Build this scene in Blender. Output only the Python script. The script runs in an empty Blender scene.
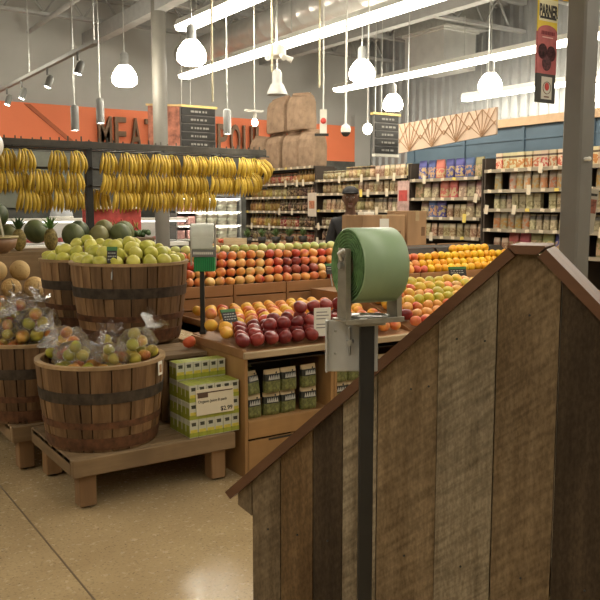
import bpy, math, random
from mathutils import Vector, Matrix, Euler
random.seed(7)
S = bpy.context.scene
COL = S.collection
PI = math.pi
R = math.radians

# ------------------------------------------------------------------ mesh builder
class MB:
    def __init__(s): s.v = []; s.f = []; s.m = []; s.sm = []
    def face(s, idx, m=0, smooth=False): s.f.append(tuple(idx)); s.m.append(m); s.sm.append(smooth)
    def add(s, vs, fs, m=0, smooth=False, M=None):
        b = len(s.v)
        for p in vs:
            p = Vector(p)
            s.v.append(M @ p if M is not None else p)
        for f in fs: s.face([b+i for i in f], m, smooth)
        return s
    def box(s, x0, x1, y0, y1, z0, z1, m=0, M=None):
        vs = [(x0,y0,z0),(x1,y0,z0),(x1,y1,z0),(x0,y1,z0),(x0,y0,z1),(x1,y0,z1),(x1,y1,z1),(x0,y1,z1)]
        fs = [(0,3,2,1),(4,5,6,7),(0,1,5,4),(1,2,6,5),(2,3,7,6),(3,0,4,7)]
        return s.add(vs, fs, m, False, M)
    def bbox(s, x0, x1, y0, y1, z0, z1, b=.004, m=0, M=None):
        """box with chamfered edges"""
        xs=(x0,x1); ys=(y0,y1); zs=(z0,z1); c=((x0+x1)/2,(y0+y1)/2,(z0+z1)/2)
        vs=[]; idx={}
        for i in (0,1):
            for j in (0,1):
                for k in (0,1):
                    sx=b if i==0 else -b; sy=b if j==0 else -b; sz=b if k==0 else -b
                    idx[(i,j,k,0)]=len(vs); vs.append((xs[i],ys[j]+sy,zs[k]+sz))
                    idx[(i,j,k,1)]=len(vs); vs.append((xs[i]+sx,ys[j],zs[k]+sz))
                    idx[(i,j,k,2)]=len(vs); vs.append((xs[i]+sx,ys[j]+sy,zs[k]))
        fs=[]
        for i in (0,1): fs.append([idx[(i,j,k,0)] for j,k in ((0,0),(1,0),(1,1),(0,1))])
        for j in (0,1): fs.append([idx[(i,j,k,1)] for i,k in ((0,0),(1,0),(1,1),(0,1))])
        for k in (0,1): fs.append([idx[(i,j,k,2)] for i,j in ((0,0),(1,0),(1,1),(0,1))])
        for i in (0,1):
            for j in (0,1): fs.append([idx[(i,j,0,0)],idx[(i,j,1,0)],idx[(i,j,1,1)],idx[(i,j,0,1)]])
            for k in (0,1): fs.append([idx[(i,0,k,0)],idx[(i,1,k,0)],idx[(i,1,k,2)],idx[(i,0,k,2)]])
        for j in (0,1):
            for k in (0,1): fs.append([idx[(0,j,k,1)],idx[(1,j,k,1)],idx[(1,j,k,2)],idx[(0,j,k,2)]])
        for i in (0,1):
            for j in (0,1):
                for k in (0,1): fs.append([idx[(i,j,k,a)] for a in (0,1,2)])
        C=Vector(c); out=[]
        for f in fs:
            a=[Vector(vs[q]) for q in f]; n=(a[1]-a[0]).cross(a[2]-a[0])
            if n.dot(sum(a,Vector())/len(a)-C)<0: f=f[::-1]
            out.append(f)
        return s.add(vs, out, m, False, M)
    def prism(s, poly, y0, y1, m=0, M=None):
        """poly in (x,z), extruded along y"""
        n=len(poly); vs=[(x,y0,z) for x,z in poly]+[(x,y1,z) for x,z in poly]
        ar=sum(poly[i][0]*poly[(i+1)%n][1]-poly[(i+1)%n][0]*poly[i][1] for i in range(n))
        fs=[tuple(range(n)), tuple(range(2*n-1,n-1,-1))]+[(i,i+n,(i+1)%n+n,(i+1)%n) for i in range(n)]
        if ar<0: fs=[f[::-1] for f in fs]
        return s.add(vs, fs, m, False, M)
    def lathe(s, prof, n=24, m=0, M=None, smooth=True, a0=0, a1=2*PI, cap=False):
        vs=[]; full=abs(a1-a0-2*PI)<1e-6; k=n if full else n+1
        for r,z in prof:
            for i in range(k):
                a=a0+(a1-a0)*i/n; vs.append((r*math.cos(a), r*math.sin(a), z))
        fs=[]
        for j in range(len(prof)-1):
            for i in range(n):
                i2=(i+1)%k; fs.append((j*k+i, j*k+i2, (j+1)*k+i2, (j+1)*k+i))
        s.add(vs, fs, m, smooth, M)
        return s
    def cyl(s, p0, p1, r0, r1=None, n=12, m=0, smooth=True):
        r1=r0 if r1 is None else r1
        p0=Vector(p0); p1=Vector(p1); d=p1-p0; L=d.length
        M=Matrix.Translation(p0) @ d.to_track_quat('Z','Y').to_matrix().to_4x4()
        s.lathe([(r0,0),(r1,L)], n, m, M, smooth)
        b=len(s.v)
        vs=[(r*math.cos(2*PI*i/n), r*math.sin(2*PI*i/n), z) for r,z in ((r0,0),(r1,L)) for i in range(n)]
        s.add(vs, [tuple(range(n-1,-1,-1)), tuple(range(n,2*n))], m, False, M)
        return s
    def tube(s, path, rad, n=8, m=0, smooth=True):
        path=[Vector(p) for p in path]; k=len(path)
        rad=[rad]*k if not isinstance(rad,(list,tuple)) else rad
        ref=Vector((0,0,1)); vs=[]
        t0=(path[1]-path[0]).normalized()
        if abs(t0.dot(ref))>.9: ref=Vector((1,0,0))
        u=t0.cross(ref).normalized()
        for i,p in enumerate(path):
            t=(path[min(i+1,k-1)]-path[max(i-1,0)]).normalized()
            u=(u-t*u.dot(t)).normalized(); w=t.cross(u)
            for j in range(n):
                a=2*PI*j/n; vs.append(p+(u*math.cos(a)+w*math.sin(a))*rad[i])
        fs=[(i*n+j,i*n+(j+1)%n,(i+1)*n+(j+1)%n,(i+1)*n+j) for i in range(k-1) for j in range(n)]
        s.add(vs, fs, m, smooth)
        s.add([vs[j] for j in range(n)]+[vs[(k-1)*n+j] for j in range(n)], [tuple(range(n-1,-1,-1)),tuple(range(n,2*n))], m, False)
        return s
    def ball(s, c, rx, ry=None, rz=None, nu=16, nv=10, m=0, fn=None, M=None):
        ry=rx if ry is None else ry; rz=rx if rz is None else rz
        vs=[]; c=Vector(c)
        for j in range(nv+1):
            th=PI*j/nv
            for i in range(nu):
                a=2*PI*i/nu
                d=Vector((math.sin(th)*math.cos(a), math.sin(th)*math.sin(a), math.cos(th)))
                k=fn(d) if fn else 1.0
                if isinstance(k,Vector): p=k
                else: p=d*k
                vs.append(c+Vector((p.x*rx,p.y*ry,p.z*rz)))
        fs=[]
        for j in range(nv):
            for i in range(nu):
                i2=(i+1)%nu
                if j==0: fs.append((i,(j+1)*nu+i,(j+1)*nu+i2))
                elif j==nv-1: fs.append((j*nu+i,(j+1)*nu+i,j*nu+i2))
                else: fs.append((j*nu+i,(j+1)*nu+i,(j+1)*nu+i2,j*nu+i2))
        return s.add(vs, fs, m, True, M)
    def mesh(s, name, mats):
        me=bpy.data.meshes.new(name); me.from_pydata([tuple(v) for v in s.v],[],s.f)
        for m in (mats if isinstance(mats,(list,tuple)) else [mats]): me.materials.append(m)
        me.polygons.foreach_set('material_index', s.m); me.polygons.foreach_set('use_smooth', s.sm)
        me.update(); return me
    def build(s, name, mats, parent=None, loc=None, rz=0):
        o=bpy.data.objects.new(name, s.mesh(name,mats)); COL.objects.link(o)
        if parent: o.parent=parent
        if loc is not None: o.location=loc
        if rz: o.rotation_euler=(0,0,rz)
        return o

def tag(o, label, cat, group=None, kind=None):
    o['label']=label; o['category']=cat
    if group: o['group']=group
    if kind: o['kind']=kind
    return o
def struct(o): o['kind']='structure'; return o
def empty(name, label, cat, loc=(0,0,0), rz=0, group=None):
    o=bpy.data.objects.new(name,None); COL.objects.link(o); o.location=loc; o.rotation_euler=(0,0,rz)
    o.empty_display_size=.05
    return tag(o,label,cat,group)
KIDS={}
def dup(o, label=None, loc=None, rz=None, parent=None, group=None, rot=None, scale=None):
    c=o.copy(); COL.objects.link(c)
    c.parent=parent
    if label: c['label']=label
    if group: c['group']=group
    if loc is not None: c.location=loc
    if rz is not None: c.rotation_euler=(0,0,rz)
    if rot is not None: c.rotation_euler=rot
    if scale is not None: c.scale=(scale,)*3 if not isinstance(scale,tuple) else scale
    for ch in list(o.children): dup(ch, parent=c)
    return c
ORD="zeroth first second third fourth fifth sixth seventh eighth ninth tenth eleventh twelfth thirteenth fourteenth fifteenth sixteenth seventeenth eighteenth nineteenth twentieth".split()
def od(n):
    if n<=20: return ORD[n]
    t={2:'twenty',3:'thirty',4:'forty'}[n//10]
    return t+'-'+ORD[n%10] if n%10 else {3:'thirtieth',4:'fortieth'}[n//10]

# ------------------------------------------------------------------ materials
def nt(name):
    m=bpy.data.materials.new(name); m.use_nodes=True; t=m.node_tree; b=t.nodes['Principled BSDF']; return m,t,b
def C4(c): return (c[0],c[1],c[2],1)
def noise(t, scale=(1,1,1), sc=5, det=4, coord='Object', rough=.6):
    tc=t.nodes.new('ShaderNodeTexCoord'); mp=t.nodes.new('ShaderNodeMapping'); mp.inputs['Scale'].default_value=scale
    n=t.nodes.new('ShaderNodeTexNoise'); n.inputs['Scale'].default_value=sc; n.inputs['Detail'].default_value=det; n.inputs['Roughness'].default_value=rough
    t.links.new(tc.outputs[coord],mp.inputs['Vector']); t.links.new(mp.outputs[0],n.inputs['Vector']); return n
def ramp(t, src, stops):
    r=t.nodes.new('ShaderNodeValToRGB'); e=r.color_ramp.elements
    while len(e)<len(stops): e.new(.5)
    for x,(p,c) in zip(e,stops): x.position=p; x.color=C4(c)
    t.links.new(src,r.inputs[0]); return r
def bump(t,b,src,st=.2,dist=.01):
    u=t.nodes.new('ShaderNodeBump'); u.inputs['Strength'].default_value=st; u.inputs['Distance'].default_value=dist
    t.links.new(src,u.inputs['Height']); t.links.new(u.outputs[0],b.inputs['Normal'])
def mixc(t,a,b,f,mode='MIX'):
    x=t.nodes.new('ShaderNodeMix'); x.data_type='RGBA'; x.blend_type=mode
    for sock,v in ((x.inputs[6],a),(x.inputs[7],b),(x.inputs[0],f)):
        if hasattr(v,'links') or hasattr(v,'is_linked'): t.links.new(v,sock)
        else: sock.default_value = v if not isinstance(v,(tuple,list)) else C4(v)
    return x.outputs[2]
def plain(name, c, rough=.5, metal=0, var=.12, sc=8, spec=.5):
    m,t,b=nt(name)
    n=noise(t,sc=sc)
    lo=tuple(v*(1-var) for v in c); hi=tuple(min(1,v*(1+var)) for v in c)
    r=ramp(t,n.outputs[0],[(.3,lo),(.7,hi)])
    t.links.new(r.outputs[0],b.inputs['Base Color'])
    b.inputs['Roughness'].default_value=rough; b.inputs['Metallic'].default_value=metal
    b.inputs['Specular IOR Level'].default_value=spec
    return m
def emis(name,c,s):
    m,t,b=nt(name); b.inputs['Base Color'].default_value=C4((.8,.8,.8)); b.inputs['Emission Color'].default_value=C4(c); b.inputs['Emission Strength'].default_value=s
    return m
def wood(name, c1, c2, axis='Z', rough=.6, sc=14, isl=.35, bst=.25, knots=True, dark=None, spec=.4, obr=0):
    m,t,b=nt(name)
    st={'X':(.08,1,1),'Y':(1,.08,1),'Z':(1,1,.08)}[axis]
    n=noise(t,st,sc,8,rough=.65); n2=noise(t,(1,1,1) if axis!='Z' else (1,1,.5),2.5,3)
    stops=[(.25,c1),(.75,c2)]
    if dark: stops=[(.2,dark),(.38,c1),(.75,c2)]
    r=ramp(t,n.outputs[0],stops)
    col=mixc(t,r.outputs[0],tuple(v*.55 for v in c1),0.0)
    r2=ramp(t,n2.outputs[0],[(.35,(.72,.70,.68)),(.65,(1.1,1.08,1.05))])
    col=mixc(t,r.outputs[0],r2.outputs[0],1.0,'MULTIPLY')
    if isl:
        g=t.nodes.new('ShaderNodeNewGeometry'); r3=ramp(t,g.outputs['Random Per Island'],[(0,(1-isl,1-isl*1.05,1-isl*1.1)),(1,(1+isl*.6,)*3)])
        col=mixc(t,col,r3.outputs[0],1.0,'MULTIPLY')
    t.links.new(col,b.inputs['Base Color']); b.inputs['Roughness'].default_value=rough; b.inputs['Specular IOR Level'].default_value=spec
    bump(t,b,n.outputs[0],bst,.004)
    return m
def fruit(name, c1, c2, c3=None, rough=.33, sc=14, stretch=(1,1,.6), hue=.03, val=.25, bias=(.38,.62)):
    """skin colour blending c1 -> c2 in blotches, individual by object"""
    m,t,b=nt(name)
    oi=t.nodes.new('ShaderNodeObjectInfo'); tc=t.nodes.new('ShaderNodeTexCoord')
    ad=t.nodes.new('ShaderNodeVectorMath'); ad.operation='ADD'
    ml=t.nodes.new('ShaderNodeMath'); ml.operation='MULTIPLY'; ml.inputs[1].default_value=37
    t.links.new(oi.outputs['Random'],ml.inputs[0]); t.links.new(tc.outputs['Object'],ad.inputs[0]); t.links.new(ml.outputs[0],ad.inputs[1])
    mp=t.nodes.new('ShaderNodeMapping'); mp.inputs['Scale'].default_value=stretch; t.links.new(ad.outputs[0],mp.inputs['Vector'])
    n=t.nodes.new('ShaderNodeTexNoise'); n.inputs['Scale'].default_value=sc; n.inputs['Detail'].default_value=3; t.links.new(mp.outputs[0],n.inputs['Vector'])
    f=t.nodes.new('ShaderNodeMath'); f.operation='ADD'
    f2=t.nodes.new('ShaderNodeMath'); f2.operation='MULTIPLY_ADD'; f2.inputs[1].default_value=.36; f2.inputs[2].default_value=-.18
    t.links.new(oi.outputs['Random'],f2.inputs[0]); t.links.new(n.outputs[0],f.inputs[0]); t.links.new(f2.outputs[0],f.inputs[1])
    stops=[(bias[0],c1),(bias[1],c2)] if not c3 else [(bias[0]-.08,c1),(.5,c2),(bias[1]+.08,c3)]
    r=ramp(t,f.outputs[0],stops)
    h=t.nodes.new('ShaderNodeHueSaturation'); 
    v=t.nodes.new('ShaderNodeMath'); v.operation='MULTIPLY_ADD'; v.inputs[1].default_value=val; v.inputs[2].default_value=1-val/2
    ml2=t.nodes.new('ShaderNodeMath'); ml2.operation='FRACT'; t.links.new(ml.outputs[0],ml2.inputs[0]); t.links.new(ml2.outputs[0],v.inputs[0])
    t.links.new(v.outputs[0],h.inputs['Value']); t.links.new(r.outputs[0],h.inputs['Color'])
    t.links.new(h.outputs[0],b.inputs['Base Color']); b.inputs['Roughness'].default_value=rough
    b.inputs['Subsurface Weight'].default_value=0
    return m
def pack(name, base, band, blob, top=None, zb=(.55,.8), sc=28, rough=.45):
    """printed pack: base colour, a title band near the top and a mottled food picture below (object z, 0 at the base, height 1 by UV-free generated coords)"""
    m,t,b=nt(name)
    tc=t.nodes.new('ShaderNodeTexCoord'); sx=t.nodes.new('ShaderNodeSeparateXYZ'); t.links.new(tc.outputs['Generated'],sx.inputs[0])
    oi=t.nodes.new('ShaderNodeObjectInfo'); ml=t.nodes.new('ShaderNodeMath'); ml.operation='MULTIPLY'; ml.inputs[1].default_value=53
    t.links.new(oi.outputs['Random'],ml.inputs[0]); ad=t.nodes.new('ShaderNodeVectorMath'); ad.operation='ADD'; t.links.new(tc.outputs['Object'],ad.inputs[0]); t.links.new(ml.outputs[0],ad.inputs[1])
    n=t.nodes.new('ShaderNodeTexNoise'); n.inputs['Scale'].default_value=sc; n.inputs['Detail'].default_value=3; t.links.new(ad.outputs[0],n.inputs['Vector'])
    zr=t.nodes.new('ShaderNodeValToRGB'); zr.color_ramp.interpolation='CONSTANT'; e=zr.color_ramp.elements
    cols=[(0,(0,0,0)),(.08,(.75,.75,.75)),(zb[0]-.08,(0,0,0)),(zb[0],(1,1,1)),(zb[1],(0,0,0))]
    while len(e)<len(cols): e.new(.5)
    for x,(p,c) in zip(e,cols): x.position=p; x.color=C4(c)
    t.links.new(sx.outputs[2],zr.inputs[0])
    isband=t.nodes.new('ShaderNodeMath'); isband.operation='GREATER_THAN'; isband.inputs[1].default_value=.9; t.links.new(zr.outputs[0],isband.inputs[0])
    isblob=t.nodes.new('ShaderNodeMath'); isblob.operation='MULTIPLY'
    gt=t.nodes.new('ShaderNodeMath'); gt.operation='GREATER_THAN'; gt.inputs[1].default_value=.49; t.links.new(n.outputs[0],gt.inputs[0])
    gz=t.nodes.new('ShaderNodeMath'); gz.operation='COMPARE'; gz.inputs[1].default_value=.75; gz.inputs[2].default_value=.1; t.links.new(zr.outputs[0],gz.inputs[0])
    t.links.new(gt.outputs[0],isblob.inputs[0]); t.links.new(gz.outputs[0],isblob.inputs[1])
    c=mixc(t,base,blob,isblob.outputs[0]); c=mixc(t,c,band,isband.outputs[0])
    h=t.nodes.new('ShaderNodeHueSaturation'); mh=t.nodes.new('ShaderNodeMath'); mh.operation='MULTIPLY_ADD'; mh.inputs[1].default_value=.06; mh.inputs[2].default_value=.47; t.links.new(oi.outputs['Random'],mh.inputs[0])
    fr=t.nodes.new('ShaderNodeMath'); fr.operation='FRACT'; t.links.new(ml.outputs[0],fr.inputs[0])
    mv=t.nodes.new('ShaderNodeMath'); mv.operation='MULTIPLY_ADD'; mv.inputs[1].default_value=.5; mv.inputs[2].default_value=.7; t.links.new(fr.outputs[0],mv.inputs[0])
    t.links.new(mh.outputs[0],h.inputs['Hue']); t.links.new(mv.outputs[0],h.inputs['Value']); t.links.new(c,h.inputs['Color'])
    t.links.new(h.outputs[0],b.inputs['Base Color']); b.inputs['Roughness'].default_value=rough
    return m

M={}
# floor: ground and polished concrete, tan with small dark and light stones
def floor_mat():
    m,t,b=nt('polished_concrete')
    n=noise(t,sc=3,det=5); r=ramp(t,n.outputs[0],[(.3,(.40,.285,.15)),(.7,(.53,.39,.215))])
    n2=noise(t,sc=70,det=3); r2=ramp(t,n2.outputs[0],[(.30,(.45,.42,.38)),(.46,(1,1,1)),(.64,(1,1,1)),(.72,(1.35,1.3,1.2))])
    c=mixc(t,r.outputs[0],r2.outputs[0],.8,'MULTIPLY')
    v=t.nodes.new('ShaderNodeTexVoronoi'); v.inputs['Scale'].default_value=42; tc=t.nodes.new('ShaderNodeTexCoord'); t.links.new(tc.outputs['Object'],v.inputs['Vector'])
    r3=ramp(t,v.outputs['Distance'],[(.12,(.42,.38,.32)),(.22,(1,1,1))])
    n3=noise(t,sc=11,det=1); lt=t.nodes.new('ShaderNodeMath'); lt.operation='GREATER_THAN'; lt.inputs[1].default_value=.56; t.links.new(n3.outputs[0],lt.inputs[0])
    c2=mixc(t,c,r3.outputs[0],1.0,'MULTIPLY'); c=mixc(t,c,c2,lt.outputs[0])
    t.links.new(c,b.inputs['Base Color'])
    n4=noise(t,sc=30,det=3); rr=ramp(t,n4.outputs[0],[(.3,(.17,)*3),(.7,(.30,)*3)]); t.links.new(rr.outputs[0],b.inputs['Roughness'])
    b.inputs['Specular IOR Level'].default_value=.45
    return m
M['floor']=floor_mat()
M['wall']=plain('grey_painted_wall',(.46,.455,.43),.8,var=.05,sc=1.5)
M['ceil']=plain('dark_roof_deck',(.40,.40,.39),.8,var=.15,sc=3)
M['joist']=plain('grey_painted_steel',(.36,.36,.35),.55,var=.1)
M['orange']=plain('orange_paint',(.88,.235,.105),.7,var=.05,sc=1.2)
M['fascia_line']=plain('brown_diagonal',(.45,.12,.05),.7)
M['darkwall']=plain('dark_counter_wall',(.085,.085,.075),.5,var=.5,sc=4)
M['corr']=plain('corrugated_steel',(.36,.365,.36),.45,.25,var=.06)
M['blue']=plain('slate_blue_paint',(.125,.19,.25),.65,var=.1,sc=2)
M['peach']=plain('pale_timber_trim',(.74,.50,.30),.6,var=.1)
M['colgrey']=plain('column_grey_paint',(.19,.178,.155),.5,var=.07,sc=4)
M['black']=plain('black_steel',(.018,.017,.015),.42,var=.3)
M['galv']=plain('galvanised_steel',(.55,.55,.52),.34,.85,var=.12,sc=12)
M['duct']=plain('duct_steel',(.70,.69,.66),.34,.7,var=.06,sc=6)
M['white']=plain('white_enamel',(.78,.76,.70),.4,var=.05)
M['whitep']=plain('white_paper',(.80,.77,.68),.7,var=.04)
M['grey']=plain('grey_enamel',(.30,.30,.29),.45,var=.1)
M['yellow']=plain('yellow_print',(.86,.66,.06),.6,var=.06)
M['red']=plain('red_print',(.48,.07,.06),.55,var=.25,sc=18)
M['ink']=plain('dark_ink',(.03,.028,.025),.6,var=.2)
M['lamp']=emis('fluorescent_diffuser',(1,.93,.78),8.0)
M['globe']=emis('lamp_refractor',(1,.92,.74),20.0)
M['spot']=emis('spot_lens',(1,.92,.75),14.0)
M['tub_fill']=emis('added_tub_glow',(1,.95,.85),10)  # added glow that brightens the tub shelf
M['caselight']=emis('case_light_strip',(1,.97,.9),1.6)
M['barrel']=wood('oak_barrel_stave',(.17,.09,.038),(.37,.225,.108),'Z',.6,22,.55,.3,dark=(.055,.03,.014))
M['rim']=wood('barrel_rim_end_grain',(.34,.21,.10),(.52,.36,.19),'X',.6,20,.1)
M['hoop']=plain('dark_rusted_iron',(.055,.040,.028),.55,.3,var=.5,sc=20)
M['rust']=plain('rusted_iron',(.12,.050,.022),.6,.2,var=.5,sc=20)
M['tablew']=wood('weathered_brown_plank',(.17,.105,.05),(.32,.22,.12),'X',.65,10,.3,.3)
M['legw']=wood('table_leg_wood',(.21,.115,.05),(.34,.20,.095),'Z',.65,10,.25)
M['ply']=wood('tan_display_plywood',(.33,.175,.062),(.45,.26,.105),'X',.5,7,.12,.1)
M['plyz']=wood('tan_display_side_panel',(.33,.175,.062),(.45,.26,.105),'Z',.5,7,.12,.1)
M['lip']=wood('weathered_pale_lip',(.30,.20,.10),(.62,.50,.33),'X',.7,16,.1,.3)
M['slat']=wood('red_brown_crate_slat',(.30,.145,.055),(.43,.23,.10),'X',.55,9,.2,.15)
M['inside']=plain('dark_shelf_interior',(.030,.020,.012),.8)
M['cap']=wood('dark_red_brown_cap',(.105,.047,.022),(.19,.095,.050),'X',.45,16,.15,.2)
def barn(name,c1,c2,dark,amt=.5):
    m=wood(name,c1,c2,'Z',.78,26,.08,.5,dark=dark); t=m.node_tree; b=t.nodes['Principled BSDF']
    src=b.inputs['Base Color'].links[0].from_socket
    tc=t.nodes.new('ShaderNodeTexCoord'); mp=t.nodes.new('ShaderNodeMapping'); mp.vector_type='TEXTURE'; mp.inputs['Rotation'].default_value=(0,R(-38),0); mp.inputs['Scale'].default_value=(9,1,1)
    n=t.nodes.new('ShaderNodeTexNoise'); n.inputs['Scale'].default_value=95; n.inputs['Detail'].default_value=3; t.links.new(tc.outputs['Object'],mp.inputs['Vector']); t.links.new(mp.outputs[0],n.inputs['Vector'])
    r=ramp(t,n.outputs[0],[(.36,(.66,.64,.60)),(.62,(1.18,1.18,1.16))])
    n3=noise(t,(1,1,.4),170,3); r3=ramp(t,n3.outputs[0],[(.36,(.74,.73,.70)),(.64,(1.22,1.21,1.18))]); src=mixc(t,src,r3.outputs[0],.8,'MULTIPLY')
    n2=noise(t,(1,1,.35),9,4); f=t.nodes.new('ShaderNodeMath'); f.operation='MULTIPLY'; f.inputs[1].default_value=amt*1.6; f.use_clamp=True; t.links.new(n2.outputs[0],f.inputs[0])
    c=mixc(t,src,r.outputs[0],f.outputs[0],'MULTIPLY'); t.links.new(c,b.inputs['Base Color']); b.inputs['Specular IOR Level'].default_value=.25
    return m
M['plank_grey']=barn('grey_barnwood',(.155,.112,.066),(.28,.215,.138),(.09,.065,.038))
M['plank_pale']=barn('pale_barnwood',(.24,.19,.125),(.45,.38,.275),(.13,.10,.062),.9)
M['plank_brown']=barn('brown_barnwood',(.14,.085,.038),(.24,.155,.078),(.09,.052,.024),.3)
M['plank_dark']=barn('dark_barnwood',(.050,.034,.020),(.10,.070,.042),(.03,.02,.012),.3)
M['plank_tan']=barn('tan_barnwood',(.205,.142,.078),(.34,.25,.15),(.11,.075,.04),.7)
M['card']=wood('brown_cardboard',(.40,.24,.125),(.50,.315,.17),'Z',.8,4,.06,.05)
M['kraft']=plain('kraft_paper',(.33,.22,.14),.85,var=.28,sc=7)
# ------------------------------------------------------------------ camera, world, view
cd=bpy.data.cameras.new('camera'); cam=bpy.data.objects.new('camera',cd); COL.objects.link(cam); S.camera=cam
cd.sensor_width=36; cd.lens=46.8; cd.clip_start=.05
YAW=R(34); PIT=math.atan(92/780)
cam.location=(0,0,1.55); cam.rotation_euler=(PI/2-PIT,0,-YAW)
FW=Vector((math.sin(YAW),math.cos(YAW),0)); RT=Vector((math.cos(YAW),-math.sin(YAW),0))
def cf(r,g,z=0): return RT*r+FW*g+Vector((0,0,z))   # right / forward metres from where the photographer stands
w=bpy.data.worlds.new('world'); S.world=w; w.use_nodes=True
w.node_tree.nodes['Background'].inputs[0].default_value=(1,.9,.75,1); w.node_tree.nodes['Background'].inputs[1].default_value=.3
vs=S.view_settings; vs.view_transform='Standard'; vs.look='None'; vs.gamma=1; vs.use_curve_mapping=False; vs.exposure=1.25
S.cycles.use_denoising=True
S.cycles.max_bounces=6; S.cycles.diffuse_bounces=3; S.cycles.glossy_bounces=3; S.cycles.transparent_max_bounces=12
S.cycles.sample_clamp_indirect=4

# ------------------------------------------------------------------ room shell
X0,X1,Y0,Y1,ZC=-6,10.6,-5,13.1,5.0
b=MB(); b.box(X0,X1,Y0,Y1,-.1,0); fl=struct(b.build('floor',M['floor']))
b=MB()
d=Vector((.986-.952,2.886-4.381,0)).normalized(); pn=Vector((d.y,-d.x,0))
p0=Vector((.95,12.9,0)); p1=Vector((1.03,-4.9,0))
b.box(.965,.973,Y0+.1,Y1-.2,0,.0015); struct(b.build('floor_joint',plain('joint_filler',(.16,.11,.06),.6)))
b=MB(); b.box(X0,X1,Y1,Y1+.1,0,ZC); struct(b.build('wall_back',M['wall']))
b=MB(); b.box(X0-.1,X0,Y0,Y1,0,ZC); struct(b.build('wall_left',M['wall']))
b=MB(); b.box(X0,X1,Y0-.1,Y0,0,ZC); struct(b.build('wall_front',M['wall']))
# corrugated wall: a trapezoid profile run along Y
b=MB(); pr=[]; y=Y0
while y<Y1-.01:
    pr+= [(X1,y),(X1,y+.08),(X1-.05,y+.11),(X1-.05,y+.17)]; y+=.2
pr.append((X1,Y1))
vs_=[(x,y,z) for z in (0,ZC) for x,y in pr]; n=len(pr)
b.add(vs_,[(i+1,i,n+i,n+i+1) for i in range(n-1)]); b.box(X1+.01,X1+.1,Y0,Y1,0,ZC)
struct(b.build('wall_right',M['corr']))
b=MB(); b.box(X0,X1,Y0,Y1,ZC,ZC+.1)
y=Y0
while y<Y1: b.box(X0,X1,y,y+.07,ZC-.04,ZC); y+=.2
struct(b.build('ceiling',M['ceil']))
def joist(y, z0=4.42, z1=4.92):
    b=MB(); b.box(X0,X1-.06,y-.05,y+.05,z0,z0+.05); b.box(X0,X1-.06,y-.05,y+.05,z1-.05,z1+.03)
    x=X0; k=0
    while x<X1-.5:
        b.cyl((x,y,z0+.03),(x+.3,y,z1-.03),.018,n=6); b.cyl((x+.3,y,z1-.03),(x+.6,y,z0+.03),.018,n=6); x+=.6
    struct(b.build('ceiling_joist',M['joist']))
for y in (12.2,10.6,9.0,7.4,5.8,4.2): joist(y)
b=MB(); b.box(4.47,4.63,Y0,Y1,4.2,4.42); struct(b.build('ceiling_beam',M['joist']))
b=MB(); b.box(7.9,8.05,Y0,Y1,4.25,4.42); struct(b.build('ceiling_beam',M['joist']))
# orange fascia of the back wall, dark wall behind the meat counter, blue fascia
b=MB(); b.box(-4,10.12,12.98,Y1,2.5,3.22); struct(b.build('wall_fascia',M['orange']))
b=MB(); b.box(10.12,X1-.06,12.98,Y1,0,3.45); struct(b.build('wall_return',M['wall']))
b=MB(); b.prism([(3.45,3.2),(3.55,3.2),(4.42,2.5),(4.32,2.5)],12.965,12.98); struct(b.build('wall_diagonal',M['fascia_line']))  # thin brown diagonal strip across the orange fascia
b=MB(); b.box(-4,10.12,12.96,Y1,0,2.5); struct(b.build('wall_counter',M['darkwall']))
b=MB(); b.box(7.8,7.9,2.2,8.75,0,2.56,0)
for y in (2.6,3.6,4.6,5.6,6.6,7.6,8.6): b.box(7.775,7.8,y-.02,y+.02,0,2.56,0)
for z in (2.2,2.4): b.box(7.785,7.8,2.2,8.75,z-.01,z+.01)
struct(b.build('wall_blue_fascia',M['blue']))
b=MB(); b.box(7.74,7.96,2.2,8.75,2.56,2.66); struct(b.build('trim_2',M['peach']))
# columns
b=MB(); b.lathe([(.10,0),(.10,4.42)],28,0,Matrix.Translation((4.55,10.2,0))); b.lathe([(.16,0),(.16,.03),(.10,.03)],28,0,Matrix.Translation((4.55,10.2,0)))
struct(b.build('column_round',M['colgrey']))
b=MB(); b.bbox(4.005,4.14,2.965,3.10,0,4.42,.012); b.box(3.95,4.2,2.91,3.16,0,.02); struct(b.build('column_square',M['colgrey']))

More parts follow.
